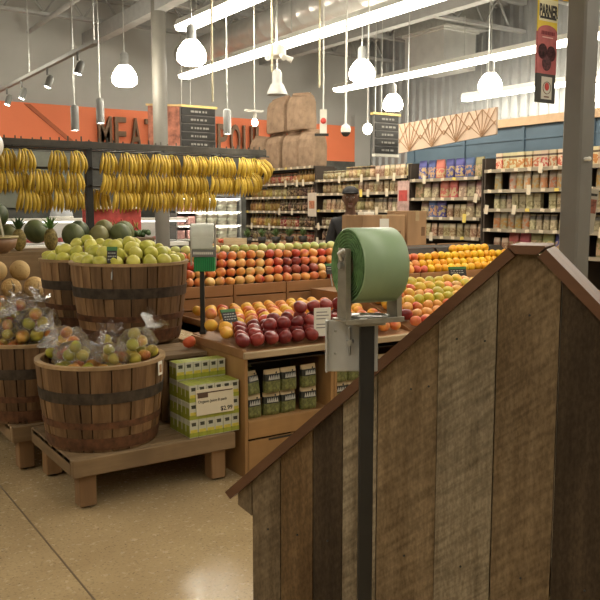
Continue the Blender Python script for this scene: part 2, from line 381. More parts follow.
# ------------------------------------------------------------------ lamps
def text_mesh(txt, size, ext=.004, xs=1.0, off=0, align='CENTER', space=1.0):
    cu=bpy.data.curves.new('lettering','FONT'); cu.body=txt; cu.size=size; cu.extrude=ext; cu.offset=off; cu.align_x=align; cu.space_character=space; cu.resolution_u=4
    o=bpy.data.objects.new('lettering',cu); COL.objects.link(o)
    dg=bpy.context.evaluated_depsgraph_get(); me=bpy.data.meshes.new_from_object(o.evaluated_get(dg)); bpy.data.objects.remove(o)
    me.transform(Matrix.Diagonal((xs,1,1,1))@Matrix()); return me
def text(name, txt, size, mat, parent, loc, rot=(PI/2,0,0), **k):
    me=text_mesh(txt,size,**k); me.materials.clear(); me.materials.append(mat)
    o=bpy.data.objects.new(name,me); COL.objects.link(o); o.parent=parent; o.location=loc; o.rotation_euler=rot
    return o
def strip(x,y0,y1,z,label,tags=True,wd=.11):
    t=empty('strip_light',label,'ceiling light',(x,(y0+y1)/2,z),group='long strip lights')
    L=(y1-y0)/2
    b=MB(); b.prism([(-wd,.02),(-wd*.6,.10),(wd*.6,.10),(wd,.02)],-L,L); b.build('housing',M['white'],t)
    b=MB(); b.prism([(-wd*.95,.02),(-wd*.75,-.035),(wd*.75,-.035),(wd*.95,.02)],-L+.02,L-.02); b.build('diffuser',M['lamp'],t)
    b=MB(); k=max(2,int((y1-y0)/2.4)); 
    for i in range(k):
        yy=-L+.4+i*(2*L-.8)/(k-1); 
        m=MB(); m.cyl((0,yy,.1),(0,yy,4.4-z+.02 if z<4.4 else .12),.006,n=6); m.build('hanger',M['galv'],t)
    return t
strip(5.85,-3,12.15,3.72,'longest strip light, running over the green bag roll toward the paper sacks')
strip(8.85,-3,11.9,3.72,'long strip light running in front of the square galvanised duct')
strip(4.3,2.8,8.95,3.72,'shorter strip light ending beside the round grey column')
strip(10.1,2,9.9,3.42,'thin strip light close along the corrugated metal wall',wd=.07)
strip(1.6,-3,2.5,3.72,'added unseen strip light over the front aisle and barrels')  # added out of view to light the foreground floor
strip(-2,-3,11,3.72,'added unseen strip light over the far aisle, beyond the meat counter end')  # extra row added out of view for more light
def globe(x,y,z,label,lit=True):
    t=empty('globe_pendant',label,'pendant lamp',(x,y,z),group='round glass pendant lamps')
    b=MB(); b.lathe([(.0,-.11),(.11,-.105),(.155,-.07),(.165,-.01),(.15,.05),(.12,.10),(.08,.15)],24); b.build('glass_refractor',M['globe'],t)
    b=MB(); b.lathe([(.07,.15),(.07,.17),(.055,.19),(.055,.30),(.03,.33),(0,.33)],20); b.build('ballast_housing',M['grey'],t)
    b=MB(); b.cyl((0,0,.33),(0,0,4.42-z),.009,n=8); b.build('stem',M['galv'],t)
    return t
for x,y,l in ((3.98,10.03,'over the meat lettering, before the grey wall'),(4.02,8.13,'beside the end of the shorter strip light'),(6.33,7.98,'above and behind the green bag roll'),
              (8.42,7.75,'beside the sunburst board, nearest the tomato banner'),(8.61,10.03,'in front of the corrugated wall, above the menu board'),(10.37,7.51,'beyond the square grey column'),
              ):
    globe(x,y,3.25,'glowing round pendant lamp '+l)
globe(2.0,10.4,3.25,'glowing round pendant lamp over the meat counter end, mirrored in the floor')
# track rail with spot heads (rail runs along Y)
t=empty('track_light','grey track rail with four spot heads in front of the grey wall','track light',(2.8,0,3.2))
b=MB(); b.box(-.025,.025,7.8,12.6,-.02,.02); b.build('rail',M['grey'],t)
for y in (7.85,10.2,12.4):
    b=MB(); b.cyl((0,y,.02),(0,y,1.22),.008,n=8); b.build('hanger',M['galv'],t)
for y in (8.35,9.45,10.6,11.35):
    b=MB(); b.cyl((0,y,-.02),(0,y,-.10),.015,n=8); b.lathe([(.042,-.11),(.042,.0),(.022,.04),(0,.04)],16,0,Matrix.Translation((.03,y,-.14))@Matrix.Rotation(R(20),4,'Y')); h=b.build('spot_head',plain('spot_dark_grey',(.13,.13,.12),.5),t)
    b=MB(); b.lathe([(0,-.106),(.037,-.106)],16,0,Matrix.Translation((.03,y,-.14))@Matrix.Rotation(R(20),4,'Y')); b.build('lens',M['spot'],h)
def cylpend(p,label,n0=.26,r=.045):
    t=empty('cylinder_pendant',label,'pendant lamp',p,group='slim grey cylinder pendants')
    b=MB(); b.lathe([(r,0),(r,n0),(r*.6,n0+.02),(0,n0+.02)],18); b.build('shade',M['grey'],t)
    b=MB(); b.lathe([(0,.006),(r*.9,.006)],18); b.build('lens',M['spot'],t)
    b=MB(); b.cyl((0,0,n0+.02),(0,0,4.42-p[2]),.008,n=8); b.build('stem',M['galv'],t)
cylpend((2.92,8.88,2.42),'slim grey cylinder pendant farther from the meat lettering')
cylpend((3.16,8.72,2.50),'slim grey cylinder pendant hanging just before the letter M')
cylpend((4.35,7.92,2.38),'slim grey cylinder pendant hanging before the poultry lettering')
t=empty('bare_bulb_pendant','small bare glowing bulb on a thin cord beside the paper sacks','pendant lamp',(4.61,7.75,2.51))
b=MB(); b.ball((0,0,0),.035,.035,.042); b.build('bulb',M['globe'],t); b=MB(); b.cyl((0,0,.04),(0,0,1.91),.007,n=6); b.cyl((0,0,.035),(0,0,.11),.02,n=10); b.box(-.12,.10,-.03,.03,.12,.14); b.build('stem',M['white'],t)
t=empty('cone_pendant','pale grey cone shade hanging over the stack of paper sacks','pendant lamp',tuple(cf(-.28,9.8,2.93)))
b=MB(); b.lathe([(.125,0),(.12,.03),(.08,.12),(.06,.14),(.06,.26),(.03,.30),(0,.30)],22); b.build('shade',plain('pale_grey_enamel',(.5,.5,.48),.4),t)
b=MB(); b.cyl((0,0,.30),(0,0,1.49),.008,n=6); b.build('stem',M['galv'],t)
t=empty('emergency_light','white ceiling lamp unit with three spot heads above the cone shade','ceiling light',tuple(cf(-.27,9.3,3.28)))
b=MB(); b.lathe([(0,0),(.10,0),(.11,.03),(.11,.11),(.09,.13),(0,.13)],22); b.build('housing',M['white'],t)
for a in (200,265,330):
    b=MB(); a=R(a); b.cyl((.10*math.cos(a),.10*math.sin(a),.01),(.18*math.cos(a),.18*math.sin(a),-.03),.025,.034,n=12); b.build('spot_head',M['white'],t)
b=MB(); b.cyl((0,0,.13),(0,0,1.14),.012,n=8); b.build('stem',M['galv'],t)
t=empty('ceiling_camera','small white dome camera hanging in front of the orange fascia','camera',tuple(cf(.53,9.2,2.39)))
b=MB(); b.lathe([(.055,.03),(.06,.06),(.05,.10),(.012,.13),(.012,2.02)],16); b.build('housing',M['white'],t)
b=MB(); b.lathe([(0,-.02),(.03,-.012),(.05,.015),(.055,.03)],16); b.build('dome',M['ink'],t)
t=empty('spot_pendant','small white spot lamp on a rod beside the dark menu board','pendant lamp',tuple(cf(.74,8.7,2.41)))
b=MB(); b.ball((0,0,0),.05,.05,.06); b.build('lamp',M['spot'],t); b=MB(); b.cyl((0,0,.05),(0,0,1.95),.008,n=6); b.build('stem',M['white'],t)
t=empty('round_tag_sign','small white sign with a red roundel beside the paper sacks','sign',tuple(cf(.27,9.2,2.48)),-YAW)
b=MB(); b.box(-.04,.04,-.01,.01,-.07,.20); b.build('panel',M['whitep'],t); b=MB(); b.lathe([(.034,-.002),(.034,.003),(0,.003)],16,0,Matrix.Translation((0,-.011,.07))@Matrix.Rotation(PI/2,4,'X')); b.build('roundel',plain('sign_red',(.7,.08,.06),.6),t); b=MB(); b.cyl((0,0,.2),(0,0,1.94),.008,n=6); b.build('stem',M['white'],t)
b=MB(); b.box(-.1,.06,-.03,.03,-.10,-.075); b.build('foot',M['ink'],t)
# plain hanging rods in the middle distance (conduit drops)
for i,(r,g,z0,l) in enumerate(((-.92,8.4,2.66,'beside the poultry lettering'),(.22,9.0,2.9,'beside the white sign'),(-.30,8.6,3.0,'over the paper sacks'))):
    b=MB(); b.cyl((0,0,0),(0,0,4.42-z0),.011,n=8); tag(b.build('hanging_conduit',plain('pale_conduit_%d'%i,(.62,.55,.36),.4,.3),None,tuple(cf(r,g,z0))),'thin pale conduit dropping from the roof '+l,'conduit')
# spiral duct, small pipes and the square duct
b=MB(); prof=[]; y=-2.0
while y<12.5: prof+=[(.20,y),(.20,y+.29),(.2035,y+.30)]; y+=.31
b.lathe(prof,28,0,Matrix.Translation((6.085,0,4.15))@Matrix.Rotation(-PI/2,4,'X'))
tag(b.build('spiral_duct',M['duct']),'long round galvanised spiral duct under the roof','duct')
b=MB(); b.cyl((7.0,-2,4.3),(7.0,12.9,4.3),.05,n=14); tag(b.build('ceiling_pipe',M['galv']),'straight grey pipe beside the round duct','pipe')
b=MB(); b.cyl((3.55,2,4.3),(3.55,12.9,4.3),.035,n=12); tag(b.build('ceiling_pipe',M['joist']),'thin grey pipe crossing the joists near the round column','pipe')
b=MB(); b.cyl((2.1,2,4.3),(2.1,12.9,4.3),.045,n=12); tag(b.build('ceiling_pipe',M['joist']),'dark grey pipe under the roof by the top corner','pipe')
t=empty('ceiling_duct','square galvanised duct drop with bright reflections beside the strip light','duct',(9.42,9.8,3.80))
b=MB(); b.box(-.36,.36,-.46,.46,0,.58); b.build('drop_box',M['duct'],t)
b=MB(); b.box(-.40,.40,-.50,.50,.58,.62); b.build('flange',M['duct'],t)
b=MB(); b.box(-.45,.5,-.62,.62,.62,1.14); b.build('trunk',M['galv'],t)

# ------------------------------------------------------------------ signs
mtx=plain('letter_bronze',(.17,.10,.055),.5,.2)
def letters(word,x0,x1,label,z=2.53,hgt=.56):
    t=empty('wall_lettering',label,'sign',((x0+x1)/2,12.97,z))
    n=len(word); wv=(x1-x0)/n
    for i,ch in enumerate(word):
        me=text_mesh(ch,hgt/.70,ext=.03,off=.008); me.materials.clear(); me.materials.append(mtx)
        xs=[v.co.x for v in me.vertices]; wd=max(xs)-min(xs); cx=(max(xs)+min(xs))/2; tw=wv*.74 if ch!='M' else wv*.86
        me.transform(Matrix.Diagonal((tw/wd,1,1,1))@Matrix.Translation((-cx,0,0)))
        o=bpy.data.objects.new('letter',me); COL.objects.link(o); o.parent=t; o.location=(x0+wv*(i+.5)-(x0+x1)/2,-.035,0); o.rotation_euler=(PI/2,0,0)
letters('MEAT',4.62,5.72,'dark bronze capitals spelling MEAT on the orange fascia')
letters('POULTRY',6.86,8.75,'dark bronze capitals spelling POULTRY, mostly behind the paper sacks')
def menu(loc,rz,wd,hgt,label,n=5):
    t=empty('menu_board',label,'sign',loc,rz)
    b=MB(); b.box(-wd/2,wd/2,-.01,.02,0,hgt); b.build('backing',plain('board_grey',(.20,.19,.18),.6),t)
    b=MB(); b.box(-wd/2-.03,wd/2+.03,-.03,.05,hgt,hgt+.035); b.build('top_rail',plain('yellow_rail',(.80,.60,.22),.5),t)  # rail is plain yellow, its own colour
    b=MB(); b.box(-wd/2,wd/2,-.03,.04,-.04,0); b.build('bottom_rail',M['whitep'],t)
    hh=hgt/n
    for i in range(n):
        b=MB(); b.box(-wd/2+.015,wd/2-.015,-.025,-.01,hgt-(i+1)*hh+.012,hgt-i*hh-.008)
        p=b.build('slat',M['ink'],t)
        b=MB(); q=random.Random(i*7+int(wd*100)); x=-wd*.22
        while x<wd*.25:
            ww=q.uniform(.02,.06); b.box(x,x+ww,-.028,-.025,hgt-(i+.62)*hh,hgt-(i+.38)*hh); x+=ww+q.uniform(.008,.03)
        b.build('chalk_lettering',plain('chalk_%d_%d'%(i,int(loc[0]*10)),(.34,.33,.30),.8),p)
    for x in (-wd*.45,-wd*.2): b=MB(); b.cyl((x,0,hgt+.03),(x,0,4.42-loc[2]),.006,n=6); b.build('hanger',M['galv'],t)
menu((5.78,11.5,2.50),0,.62,.64,'dark slatted menu board with yellow top rail between the two wall words')
menu((7.60,9.0,2.34),0,.46,.56,'dark slatted menu board hanging near the corrugated wall')
t=empty('angled_poster','brown patterned poster board angled behind the round grey column','sign',(5.10,11.3,2.48),R(-20))
b=MB(); b.box(-.24,.24,-.015,.015,0,.62); b.build('panel',plain('poster_brown',(.36,.13,.08),.7,var=.7,sc=9),t)
b=MB(); b.box(-.27,.27,-.03,.03,.62,.65); b.cyl((0,0,.65),(0,0,1.9),.006,n=6); b.build('top_rail',plain('rail_tan',(.65,.45,.2),.5),t)
# sunburst board: pale peach with radiating brown strips
t=empty('sunburst_board','pale peach board with brown lines radiating in sunbursts','sign',(6.85,0,0))
Ya,Yb,za,zb_=7.85,6.2,2.26,2.66
b=MB(); b.add([(0,Ya,za),(0,Yb,za+.12),(0,Yb,zb_+.02),(0,Ya,zb_-.03),(.03,Ya,za),(.03,Yb,za+.12),(.03,Yb,zb_+.02),(.03,Ya,zb_-.03)],[(0,1,2,3),(7,6,5,4),(0,4,5,1),(1,5,6,2),(2,6,7,3),(3,7,4,0)]); b.build('panel',plain('peach_board',(.62,.46,.34),.7,var=.05),t)
def lo(y): return za+(Ya-y)/(Ya-Yb)*.12
def hi(y): return zb_-.03+(Ya-y)/(Ya-Yb)*.05
b=MB()
def ln(y0,f0,y1,f1,wd=.0045):
    a=Vector((-.008,y0,lo(y0)+(hi(y0)-lo(y0))*f0)); c=Vector((-.008,y1,lo(y1)+(hi(y1)-lo(y1))*f1)); b.cyl(a,c,wd,n=5,smooth=False)
W=Ya-Yb
P_=W/4
for k in range(4):
    yc=Ya-P_*(k+.5)
    for dy in (-1,-.5,0,.5,1):
        y1=yc+dy*P_*.5; ln(yc,.0 if k%2==0 else .0,y1,1)
    for sg in (-1,1):
        ln(yc,.0,yc+sg*P_*.5,.5); ln(yc,1,yc+sg*P_*.5,.35)
b.build('line',plain('brown_line',(.36,.20,.10),.7),t)
for y in (Ya-.15,Yb+.15): b=MB(); b.cyl((.015,y,hi(y)),(.015,y,4.43),.006,n=6); b.build('hanger',M['galv'],t)
# tomato banner beside the square column
t=empty('hanging_banner','tall yellow, red and black banner with tomato emblem beside the square column','banner',(3.900-.080,3.035+.055,2.165))
wd=.085
b=MB(); b.box(-wd,wd,-.004,.004,.40,.74); b.build('yellow_panel',M['yellow'],t)
b=MB(); b.prism([(-wd,.165),(wd,.165)]+[(wd*math.cos(a),.400+.04*math.sin(a)) for a in [PI*k/12 for k in range(13)]],-.007,.007); b.build('red_panel',plain('banner_rose',(.52,.13,.13),.6,var=.2,sc=18),t)
b=MB(); b.box(-wd,wd,-.005,.005,0,.165); b.build('black_panel',plain('banner_charcoal',(.075,.075,.07),.7),t)
b=MB(); b.box(-wd*.93,wd*.93,-.0065,-.004,.462,.585); b.build('cream_band',plain('cream_print',(.85,.80,.55),.6),t)
b=MB(); b.box(-wd*.84,wd*.84,-.009,-.0065,.474,.486); b.build('underline',M['ink'],t)
text('lettering','PARNER',.092,M['ink'],t,(0,-.0075,.489),xs=.47,ext=.001,off=.003)
b=MB(); q=random.Random(3); x=-wd*.65
while x<wd*.65:
    ww=q.uniform(.006,.012); b.box(x,x+ww,-.0085,-.006,.385,.405); x+=ww+.005
b.build('small_print',plain('dark_red_print',(.20,.02,.03),.6),t)
b=MB(); b.box(-wd*.55,wd*.55,-.0085,-.006,.368,.374); b.build('pale_rule',plain('pale_rose',(.8,.5,.45),.6),t)
b=MB()
for sx,sz in ((-.040,.290),(.036,.282),(-.002,.226)): b.ball((sx,-.0075,sz),.041,.003,.044); b.build('printed_tomato',plain('dark_print_tomato',(.10,.025,.03),.6,var=.8,sc=60),t)
b=MB(); b.box(-.040,.052,-.008,-.005,.02,.148); b.build('white_label',M['whitep'],t)
b=MB(); b.ball((.006,-.0095,.092),.020,.002,.023); b.build('emblem',plain('tomato_red',(.62,.06,.04),.5),t)
b=MB(); b.lathe([(.033,-.001),(.036,-.001),(.036,.001),(.033,.001)],24,0,Matrix.Translation((.006,-.0095,.085))@Matrix.Rotation(PI/2,4,'X')); b.box(-.015,.027,-.0095,-.008,.030,.037); b.build('emblem_ring',plain('emblem_dark',(.2,.09,.05),.6),t)
b=MB(); b.box(-wd-.01,wd+.115,-.01,.01,.74,.755); b.build('top_bracket',M['black'],t)
t=empty('column_sign','yellow sign band fixed round the top of the square column','sign',(4.0718,3.0325,2.775))
b=MB(); b.box(-.085,.085,-.085,.085,0,.35); b.build('panel',M['yellow'],t)
t=empty('price_strip','pale tilted price strip clipped to the square column side','sign',(4.185,3.0,1.40),R(-34))
b=MB(); b.prism([(-.035,0),(.015,-.01),(.04,.26),(-.01,.27)],-.004,.0); b.build('card',plain('strip_card',(.50,.46,.38),.6),t)
b=MB(); b.prism([(-.02,.12),(.022,.115),(.028,.2),(-.012,.205)],-.006,-.004); b.build('picture',plain('strip_picture',(.34,.12,.08),.6,var=.7,sc=40),t)
b=MB(); b.prism([(-.012,.225),(.03,.22),(.032,.235),(-.01,.24)],-.006,-.004); b.build('text_bar',M['ink'],t)
b=MB(); b.cyl((0,0,0),(0,-.03,0),.012,.012,n=10); b.ball((0,-.03,0),.014); tag(b.build('column_hook',M['white'],None,(4.05,2.964,1.84)),'small white hook screwed to the square grey column','hook')

# ------------------------------------------------------------------ gabled wooden stand in front
t=empty('gabled_stand','weathered barnwood stand with gabled top and dark red-brown cap','partition',(1.28,1.066,0),math.atan2(-.857,.515))
# local x along the face, y away from the viewer
SLL,SLR=.925,1.0
def top(x): return 1.455-(SLL*max(0,-x-.018)+SLR*max(0,x-.02))
cuts=[-.688,-.647,-.568,-.481,-.405,-.320,-.181,-.056,.070,.205,.33,.46,.60,.688]
pm=['plank_grey','plank_grey','plank_brown','plank_dark','plank_pale','plank_tan','plank_pale','plank_tan','plank_dark','plank_brown','plank_grey','plank_tan','plank_grey']
names=sorted(set(pm)); b=MB(); rnd=random.Random(5)
for i in range(len(cuts)-1):
    a,c=cuts[i]+.0012,cuts[i+1]-.0012; dp=rnd.uniform(0,.005)
    if i==0: poly=[(a,.807),(c,.785),(c,top(c)),(a,top(a))]
    elif i==len(cuts)-2: poly=[(a,.785),(c,.807),(c,top(c)),(a,top(a))]
    else:
        poly=[(a,0),(c,0),(c,top(c))]
        for xk in (.02,-.018):
            if a<xk<c: poly.append((xk,top(xk)))
        poly.append((a,top(a)))
    b.prism(poly,dp,.024,names.index(pm[i]))
b.build('plank_face',[M[n] for n in names],t)
b=MB()
for x in (-.60,-.05,.60): b.box(x-.03,x+.03,.025,.075,0,top(x)-.03)
b.box(-.62,.62,.025,.06,.25,.32); b.box(-.62,.62,.025,.06,.72,.79); b.build('back_frame',M['plank_brown'],t)
def capb(x0,z0,x1,z1,nm):
    dx,dz=x1-x0,z1-z0; L=math.hypot(dx,dz); nx,nz=-dz/L,dx/L
    if nz<0: nx,nz=-nx,-nz
    th=.022
    b=MB(); b.prism([(x0,z0),(x1,z1),(x1+nx*th,z1+nz*th),(x0+nx*th,z0+nz*th)],-.014,.13); return b
b=capb(-.70,top(-.70)+.001,-.022,top(-.022)+.001,''); b.build('cap_board',M['cap'],t)
b=capb(.70,top(.70)+.001,.024,top(.024)+.001,''); b.build('cap_board',M['cap'],t)
b=MB(); b.prism([(-.021,1.4565),(.023,1.4565),(.0385,1.4715),(.0365,1.4745),(-.0345,1.4745),(-.0365,1.472)],-.016,.132); b.build('ridge_cap',M['cap'],t)
b=MB(); q=random.Random(2)
for i,x in enumerate((-.60,-.52,-.44,-.36,-.25,-.12,.01,.14)):
    for z in (.76,): b.lathe([(.0024,-.0005),(.0024,.0015),(0,.0015)],8,0,Matrix.Translation((x,-.001,z))@Matrix.Rotation(PI/2,4,'X'))
for x,z in ((-.20,1.16),(-.08,1.27),(-.14,1.27),(.01,1.33),(-.24,1.15)): b.lathe([(.0024,-.0005),(.0024,.0015),(0,.0015)],8,0,Matrix.Translation((x,-.001,z))@Matrix.Rotation(PI/2,4,'X'))
b.build('nail_heads',M['ink'],t)

# ------------------------------------------------------------------ green bag roll dispenser
P=cf(.13,1.5); t=empty('bag_dispenser','large green produce bag roll in metal bracket on a black square post','bag dispenser',tuple(P),-YAW)
b=MB(); b.bbox(-.014,.014,-.014,.014,.012,1.333,.002); b.build('post',M['black'],t)
b=MB(); b.bbox(-.12,.12,-.12,.12,0,.012,.003); b.build('base_plate',M['black'],t)
mbk=plain('bracket_steel',(.33,.30,.235),.38,.4,var=.2,sc=30)
AX=R(24); ax=Vector((math.cos(AX),math.sin(AX),0)); RC=Vector((.004,.005,1.441))
br=MB(); Mb=Matrix.Translation((0,0,0))@Matrix.Rotation(AX,4,'Z')
br.bbox(-.062,.066,-.028,.028,1.334,1.339,.001,0,Mb); br.bbox(-.062,.066,-.031,-.028,1.331,1.341,.0006,0,Mb); br.bbox(-.03,.03,-.022,.022,1.325,1.334,.001,0,Mb)
B=br.build('bracket',mbk,t)
def arm(sx,name,lean):
    b=MB(); Ma=Matrix.Translation(RC+ax*(sx*.0555)-Vector((0,0,1.441)))@Matrix.Rotation(AX,4,'Z')
    b.prism([(-.026,1.332),(.024,1.332),(.020,1.474),(-.022,1.474)],-.0016,.0016,0,Ma@Matrix.Rotation(PI/2,4,'Z'))
    b.prism([(-.0290,1.332),(-.026,1.332),(-.022,1.474),(-.0250,1.474)],-.0016,.009,0,Ma@Matrix.Rotation(PI/2,4,'Z'))
    b.build(name,mbk,B)
arm(-1,'arm',0); arm(1,'arm',0)
b=MB(); b.lathe([(.040,1.340),(.044,1.340),(.044,1.345),(.040,1.345),(.040,1.340)],32,0,Matrix.Diagonal((1,.55,1,1))); b.build('guide_ring',M['galv'],B)
b=MB(); b.cyl(RC-ax*.064,RC+ax*.064,.005,n=12); b.cyl(RC-ax*.066,RC-ax*.058,.0065,n=12); b.build('axle',M['galv'],B)
b=MB(); 
pth=[RC-ax*.060+Vector((0,0,.012)),RC-ax*.066+Vector((0,-.004,.024)),RC-ax*.058+Vector((0,-.010,.030)),RC-ax*.048+Vector((0,-.012,.024))]
b.tube(pth,.004,8); b.build('hook',plain('bright_hook',(.75,.73,.68),.3,.6),B)
# the roll: wound film, end discs with rings
def roll_mat():
    m,t_,bb=nt('green_bag_film'); n=noise(t_,(12,12,1),3,2); r=ramp(t_,n.outputs[0],[(.3,(.275,.385,.225)),(.7,(.295,.41,.24))])
    t_.links.new(r.outputs[0],bb.inputs['Base Color']); bb.inputs['Roughness'].default_value=.38; bb.inputs['Specular IOR Level'].default_value=.45
    bump(t_,bb,n.outputs[0],.05,.002); return m
M['roll']=roll_mat()
M['rollend']=plain('green_roll_end',(.12,.23,.085),.6,var=.45,sc=60)
b=MB(); Mr=Matrix.Translation(RC)@ax.to_track_quat('Z','Y').to_matrix().to_4x4()
hl=.048
b.lathe([(.069,-hl),(.0718,-hl+.003),(.0718,hl-.003),(.069,hl)],64,0,Mr)
ROLL=b.build('bag_roll',M['roll'],t)
b=MB(); prof=[]; r_=.069; k=0
while r_>.021: prof+=[(r_,-hl+(.003 if k%2 else 0)),(r_-.0028,-hl+(.0035 if k%2 else .0005))]; r_-=.003; k+=1
b.lathe(prof,64,0,Mr,smooth=False); b.build('end_spiral',M['rollend'],ROLL)
b=MB(); b.lathe([(.069,hl),(.020,hl)],64,0,Mr); b.build('end_face',M['rollend'],ROLL)
b=MB(); b.lathe([(.020,-hl-.001),(.020,hl),(.016,hl),(.016,-hl-.001),(.020,-hl-.001)],32,0,Mr); b.build('core_tube',plain('card_core',(.17,.15,.09),.8),ROLL)
# loose end of the film hanging under the roll
b=MB(); vs_=[]; n_=7
for i in range(n_):
    a=R(-115+i*10); 
    for e in (-hl+.002,hl-.002):
        rr=.0728
        vs_.append(RC+ax*e+Vector((-ax.y,ax.x,0))*(rr*math.cos(a))+Vector((0,0,rr*math.sin(a))))
b.add(vs_,[(2*i,2*i+1,2*i+3,2*i+2) for i in range(n_-1)],0,True); b.build('loose_film',M['roll'],ROLL)
# steel plate behind the post
b=MB(); b.bbox(-.077,.024,.018,.026,1.228,1.331,.002); b.bbox(-.080,-.076,.008,.028,1.228,1.331,.001); PL=b.build('backing_plate',plain('zinc_plate',(.60,.60,.57),.42,.25,var=.08,sc=14),t)
b=MB(); b.bbox(-.036,-.030,.008,.014,1.262,1.318,.002); b.cyl((-.033,.018,1.288),(-.033,.004,1.288),.006,n=12); b.cyl((-.033,.012,1.288),(-.026,.004,1.292),.004,n=8); b.build('latch',M['galv'],PL)
b=MB()
for x,z in ((-.06,1.265),(-.06,1.31)): b.lathe([(.003,0),(.003,.001),(0,.001)],8,0,Matrix.Translation((x,.018,z))@Matrix.Rotation(PI/2,4,'X'))
b.build('rivet',M['galv'],PL)
b=MB(); b.bbox(-.030,-.014,-.004,.016,1.325,1.345,.001); b.build('clamp',M['galv'],t)

# ------------------------------------------------------------------ low slatted tables with barrels
def low_table(x0,x1,y0,y1,label):
    t=empty('display_table',label,'table',((x0+x1)/2,(y0+y1)/2,0),group='low slatted wooden tables'); hx,hy=(x1-x0)/2,(y1-y0)/2
    b=MB(); n=max(3,round((y1-y0)/.13)); 
    for i in range(n): b.bbox(-hx,hx,-hy+.04+(2*hy-.08)*i/n+.004,-hy+.04+(2*hy-.08)*(i+1)/n-.004,.252,.28,.003)
    b.build('top_planks',M['tablew'],t)
    for sy in (-1,1):
        b=MB(); b.bbox(-hx,hx,sy*hy-.025 if sy>0 else -hy-.0,sy*hy if sy>0 else -hy+.035,.185,.281,.006); b.build('rail',M['tablew'],t)
    for sx in (-1,1):
        b=MB(); b.bbox(min(sx*hx,sx*(hx-.035)),max(sx*hx,sx*(hx-.035)),-hy+.037,hy-.027,.185,.279,.006); b.build('end_rail',wood_y,t)
    for sx in (-1,1):
        for sy in (-1,1):
            cx,cy=sx*(hx-.09),sy*(hy-.085); b=MB(); b.bbox(cx-.045,cx+.045,cy-.045,cy+.045,.012,.25,.005); l=b.build('leg',M['legw'],t)
            b=MB(); b.lathe([(.022,0),(.022,.013)],12,0,Matrix.Translation((cx,cy,0))); b.build('foot',M['black'],l)
    return t
wood_y=wood('table_end_plank',(.17,.105,.05),(.32,.22,.12),'Y',.65,10,.2)
low_table(1.18,2.12,3.80,4.56,'low weathered plank table nearest the open floor, under cartons and barrel')
low_table(1.08,2.12,4.60,6.05,'longer low plank table behind the first, under the farther barrels')

def barrel_mesh(R0,R1,H):
    """half barrel: stave body (each stave an island), inner wall, bottom"""
    b=MB(); n=26; q=random.Random(11); a=0; ws=[q.uniform(.7,1.3) for _ in range(n)]; s=2*PI/sum(ws)
    def rad(z): f=z/H; return R0+(R1-R0)*(f+.22*math.sin(PI*f)*.6)
    zs=[0,H*.25,H*.5,H*.75,H]
    for w_ in ws:
        a1=a+w_*s; k=3; dr=q.uniform(-.003,.002); g=.0035/R1; top=q.uniform(-.004,.002)
        vs=[];fs=[]
        for z in zs:
            zz=z+(top if z==H else 0)
            for ii in range(k+1):
                an=a+g+(a1-a-2*g)*ii/k; r=rad(z)+dr; vs.append((r*math.cos(an),r*math.sin(an),zz))
            for ii in range(k+1):
                an=a+g+(a1-a-2*g)*ii/k; r=rad(z)-.022; vs.append((r*math.cos(an),r*math.sin(an),zz))
        c=2*(k+1)
        for j in range(len(zs)-1):
            for ii in range(k): fs+=[(j*c+ii,j*c+ii+1,(j+1)*c+ii+1,(j+1)*c+ii),(j*c+k+1+ii+1,j*c+k+1+ii,(j+1)*c+k+1+ii,(j+1)*c+k+1+ii+1)]
            fs+=[(j*c,(j+1)*c,(j+1)*c+k+1,j*c+k+1),(j*c+k,j*c+2*k+1,(j+1)*c+2*k+1,(j+1)*c+k)]
        J=(len(zs)-1)*c
        for ii in range(k): fs+=[(J+ii,J+ii+1,J+k+1+ii+1,J+k+1+ii),(ii+1,ii,k+1+ii,k+1+ii+1)]
        b.add(vs,fs,0); a=a1
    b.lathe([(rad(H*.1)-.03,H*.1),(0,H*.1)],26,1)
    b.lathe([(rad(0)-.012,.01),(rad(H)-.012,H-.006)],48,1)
    return b,rad
def barrel(loc,R0,R1,H,label,rot=0,fill=.74):
    t=empty('half_barrel',label,'barrel',loc,rot,group='oak half barrels')
    b,rad=barrel_mesh(R0,R1,H); b.build('staves',[M['barrel'],M['inside']],t)
    for f0,f1,mm in ((.03,.17,'rust'),(.28,.36,'rust'),(.58,.71,'hoop')):
        z0,z1=H*f0,H*f1; b=MB(); b.lathe([(rad(z0)-.001,z0),(rad(z0)+.004,z0),(rad(z1)+.004,z1),(rad(z1)-.001,z1)],56,0,smooth=False)
        h=b.build('hoop',M[mm],t)
    b=MB(); b.lathe([(rad(H)-.026,H-.004),(rad(H)-.026,H+.008),(rad(H)+.006,H+.008),(rad(H)+.006,H-.010)],56,0,smooth=False); b.build('rim_band',M['rim'],t)
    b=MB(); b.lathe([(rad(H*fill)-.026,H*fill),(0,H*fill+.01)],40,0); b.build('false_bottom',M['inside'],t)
    return t
BA=(1.46,4.13); BB=(1.93,4.86); BC=(1.25,4.86); BD=(1.17,5.53); BE=(1.91,5.62)
B1=barrel((*BA,.281),.295,.345,.455,'oak half barrel of bagged apples at the corner of the low table',.3)
b=MB(); b.bbox(-.022,.022,-.003,0,0,.075,.001); cd_=b.build('stapled_card',M['whitep'],B1); an=R(-68); cd_.location=(.351*math.cos(an),.362*math.sin(an),.375); cd_.rotation_euler=(0,0,an+PI/2)
b=MB(); b.bbox(-.012,.012,-.005,-.003,.015,.058,.0005); b.build('printed_patch',plain('patch_brown',(.4,.22,.1),.7,var=.4,sc=60),cd_)
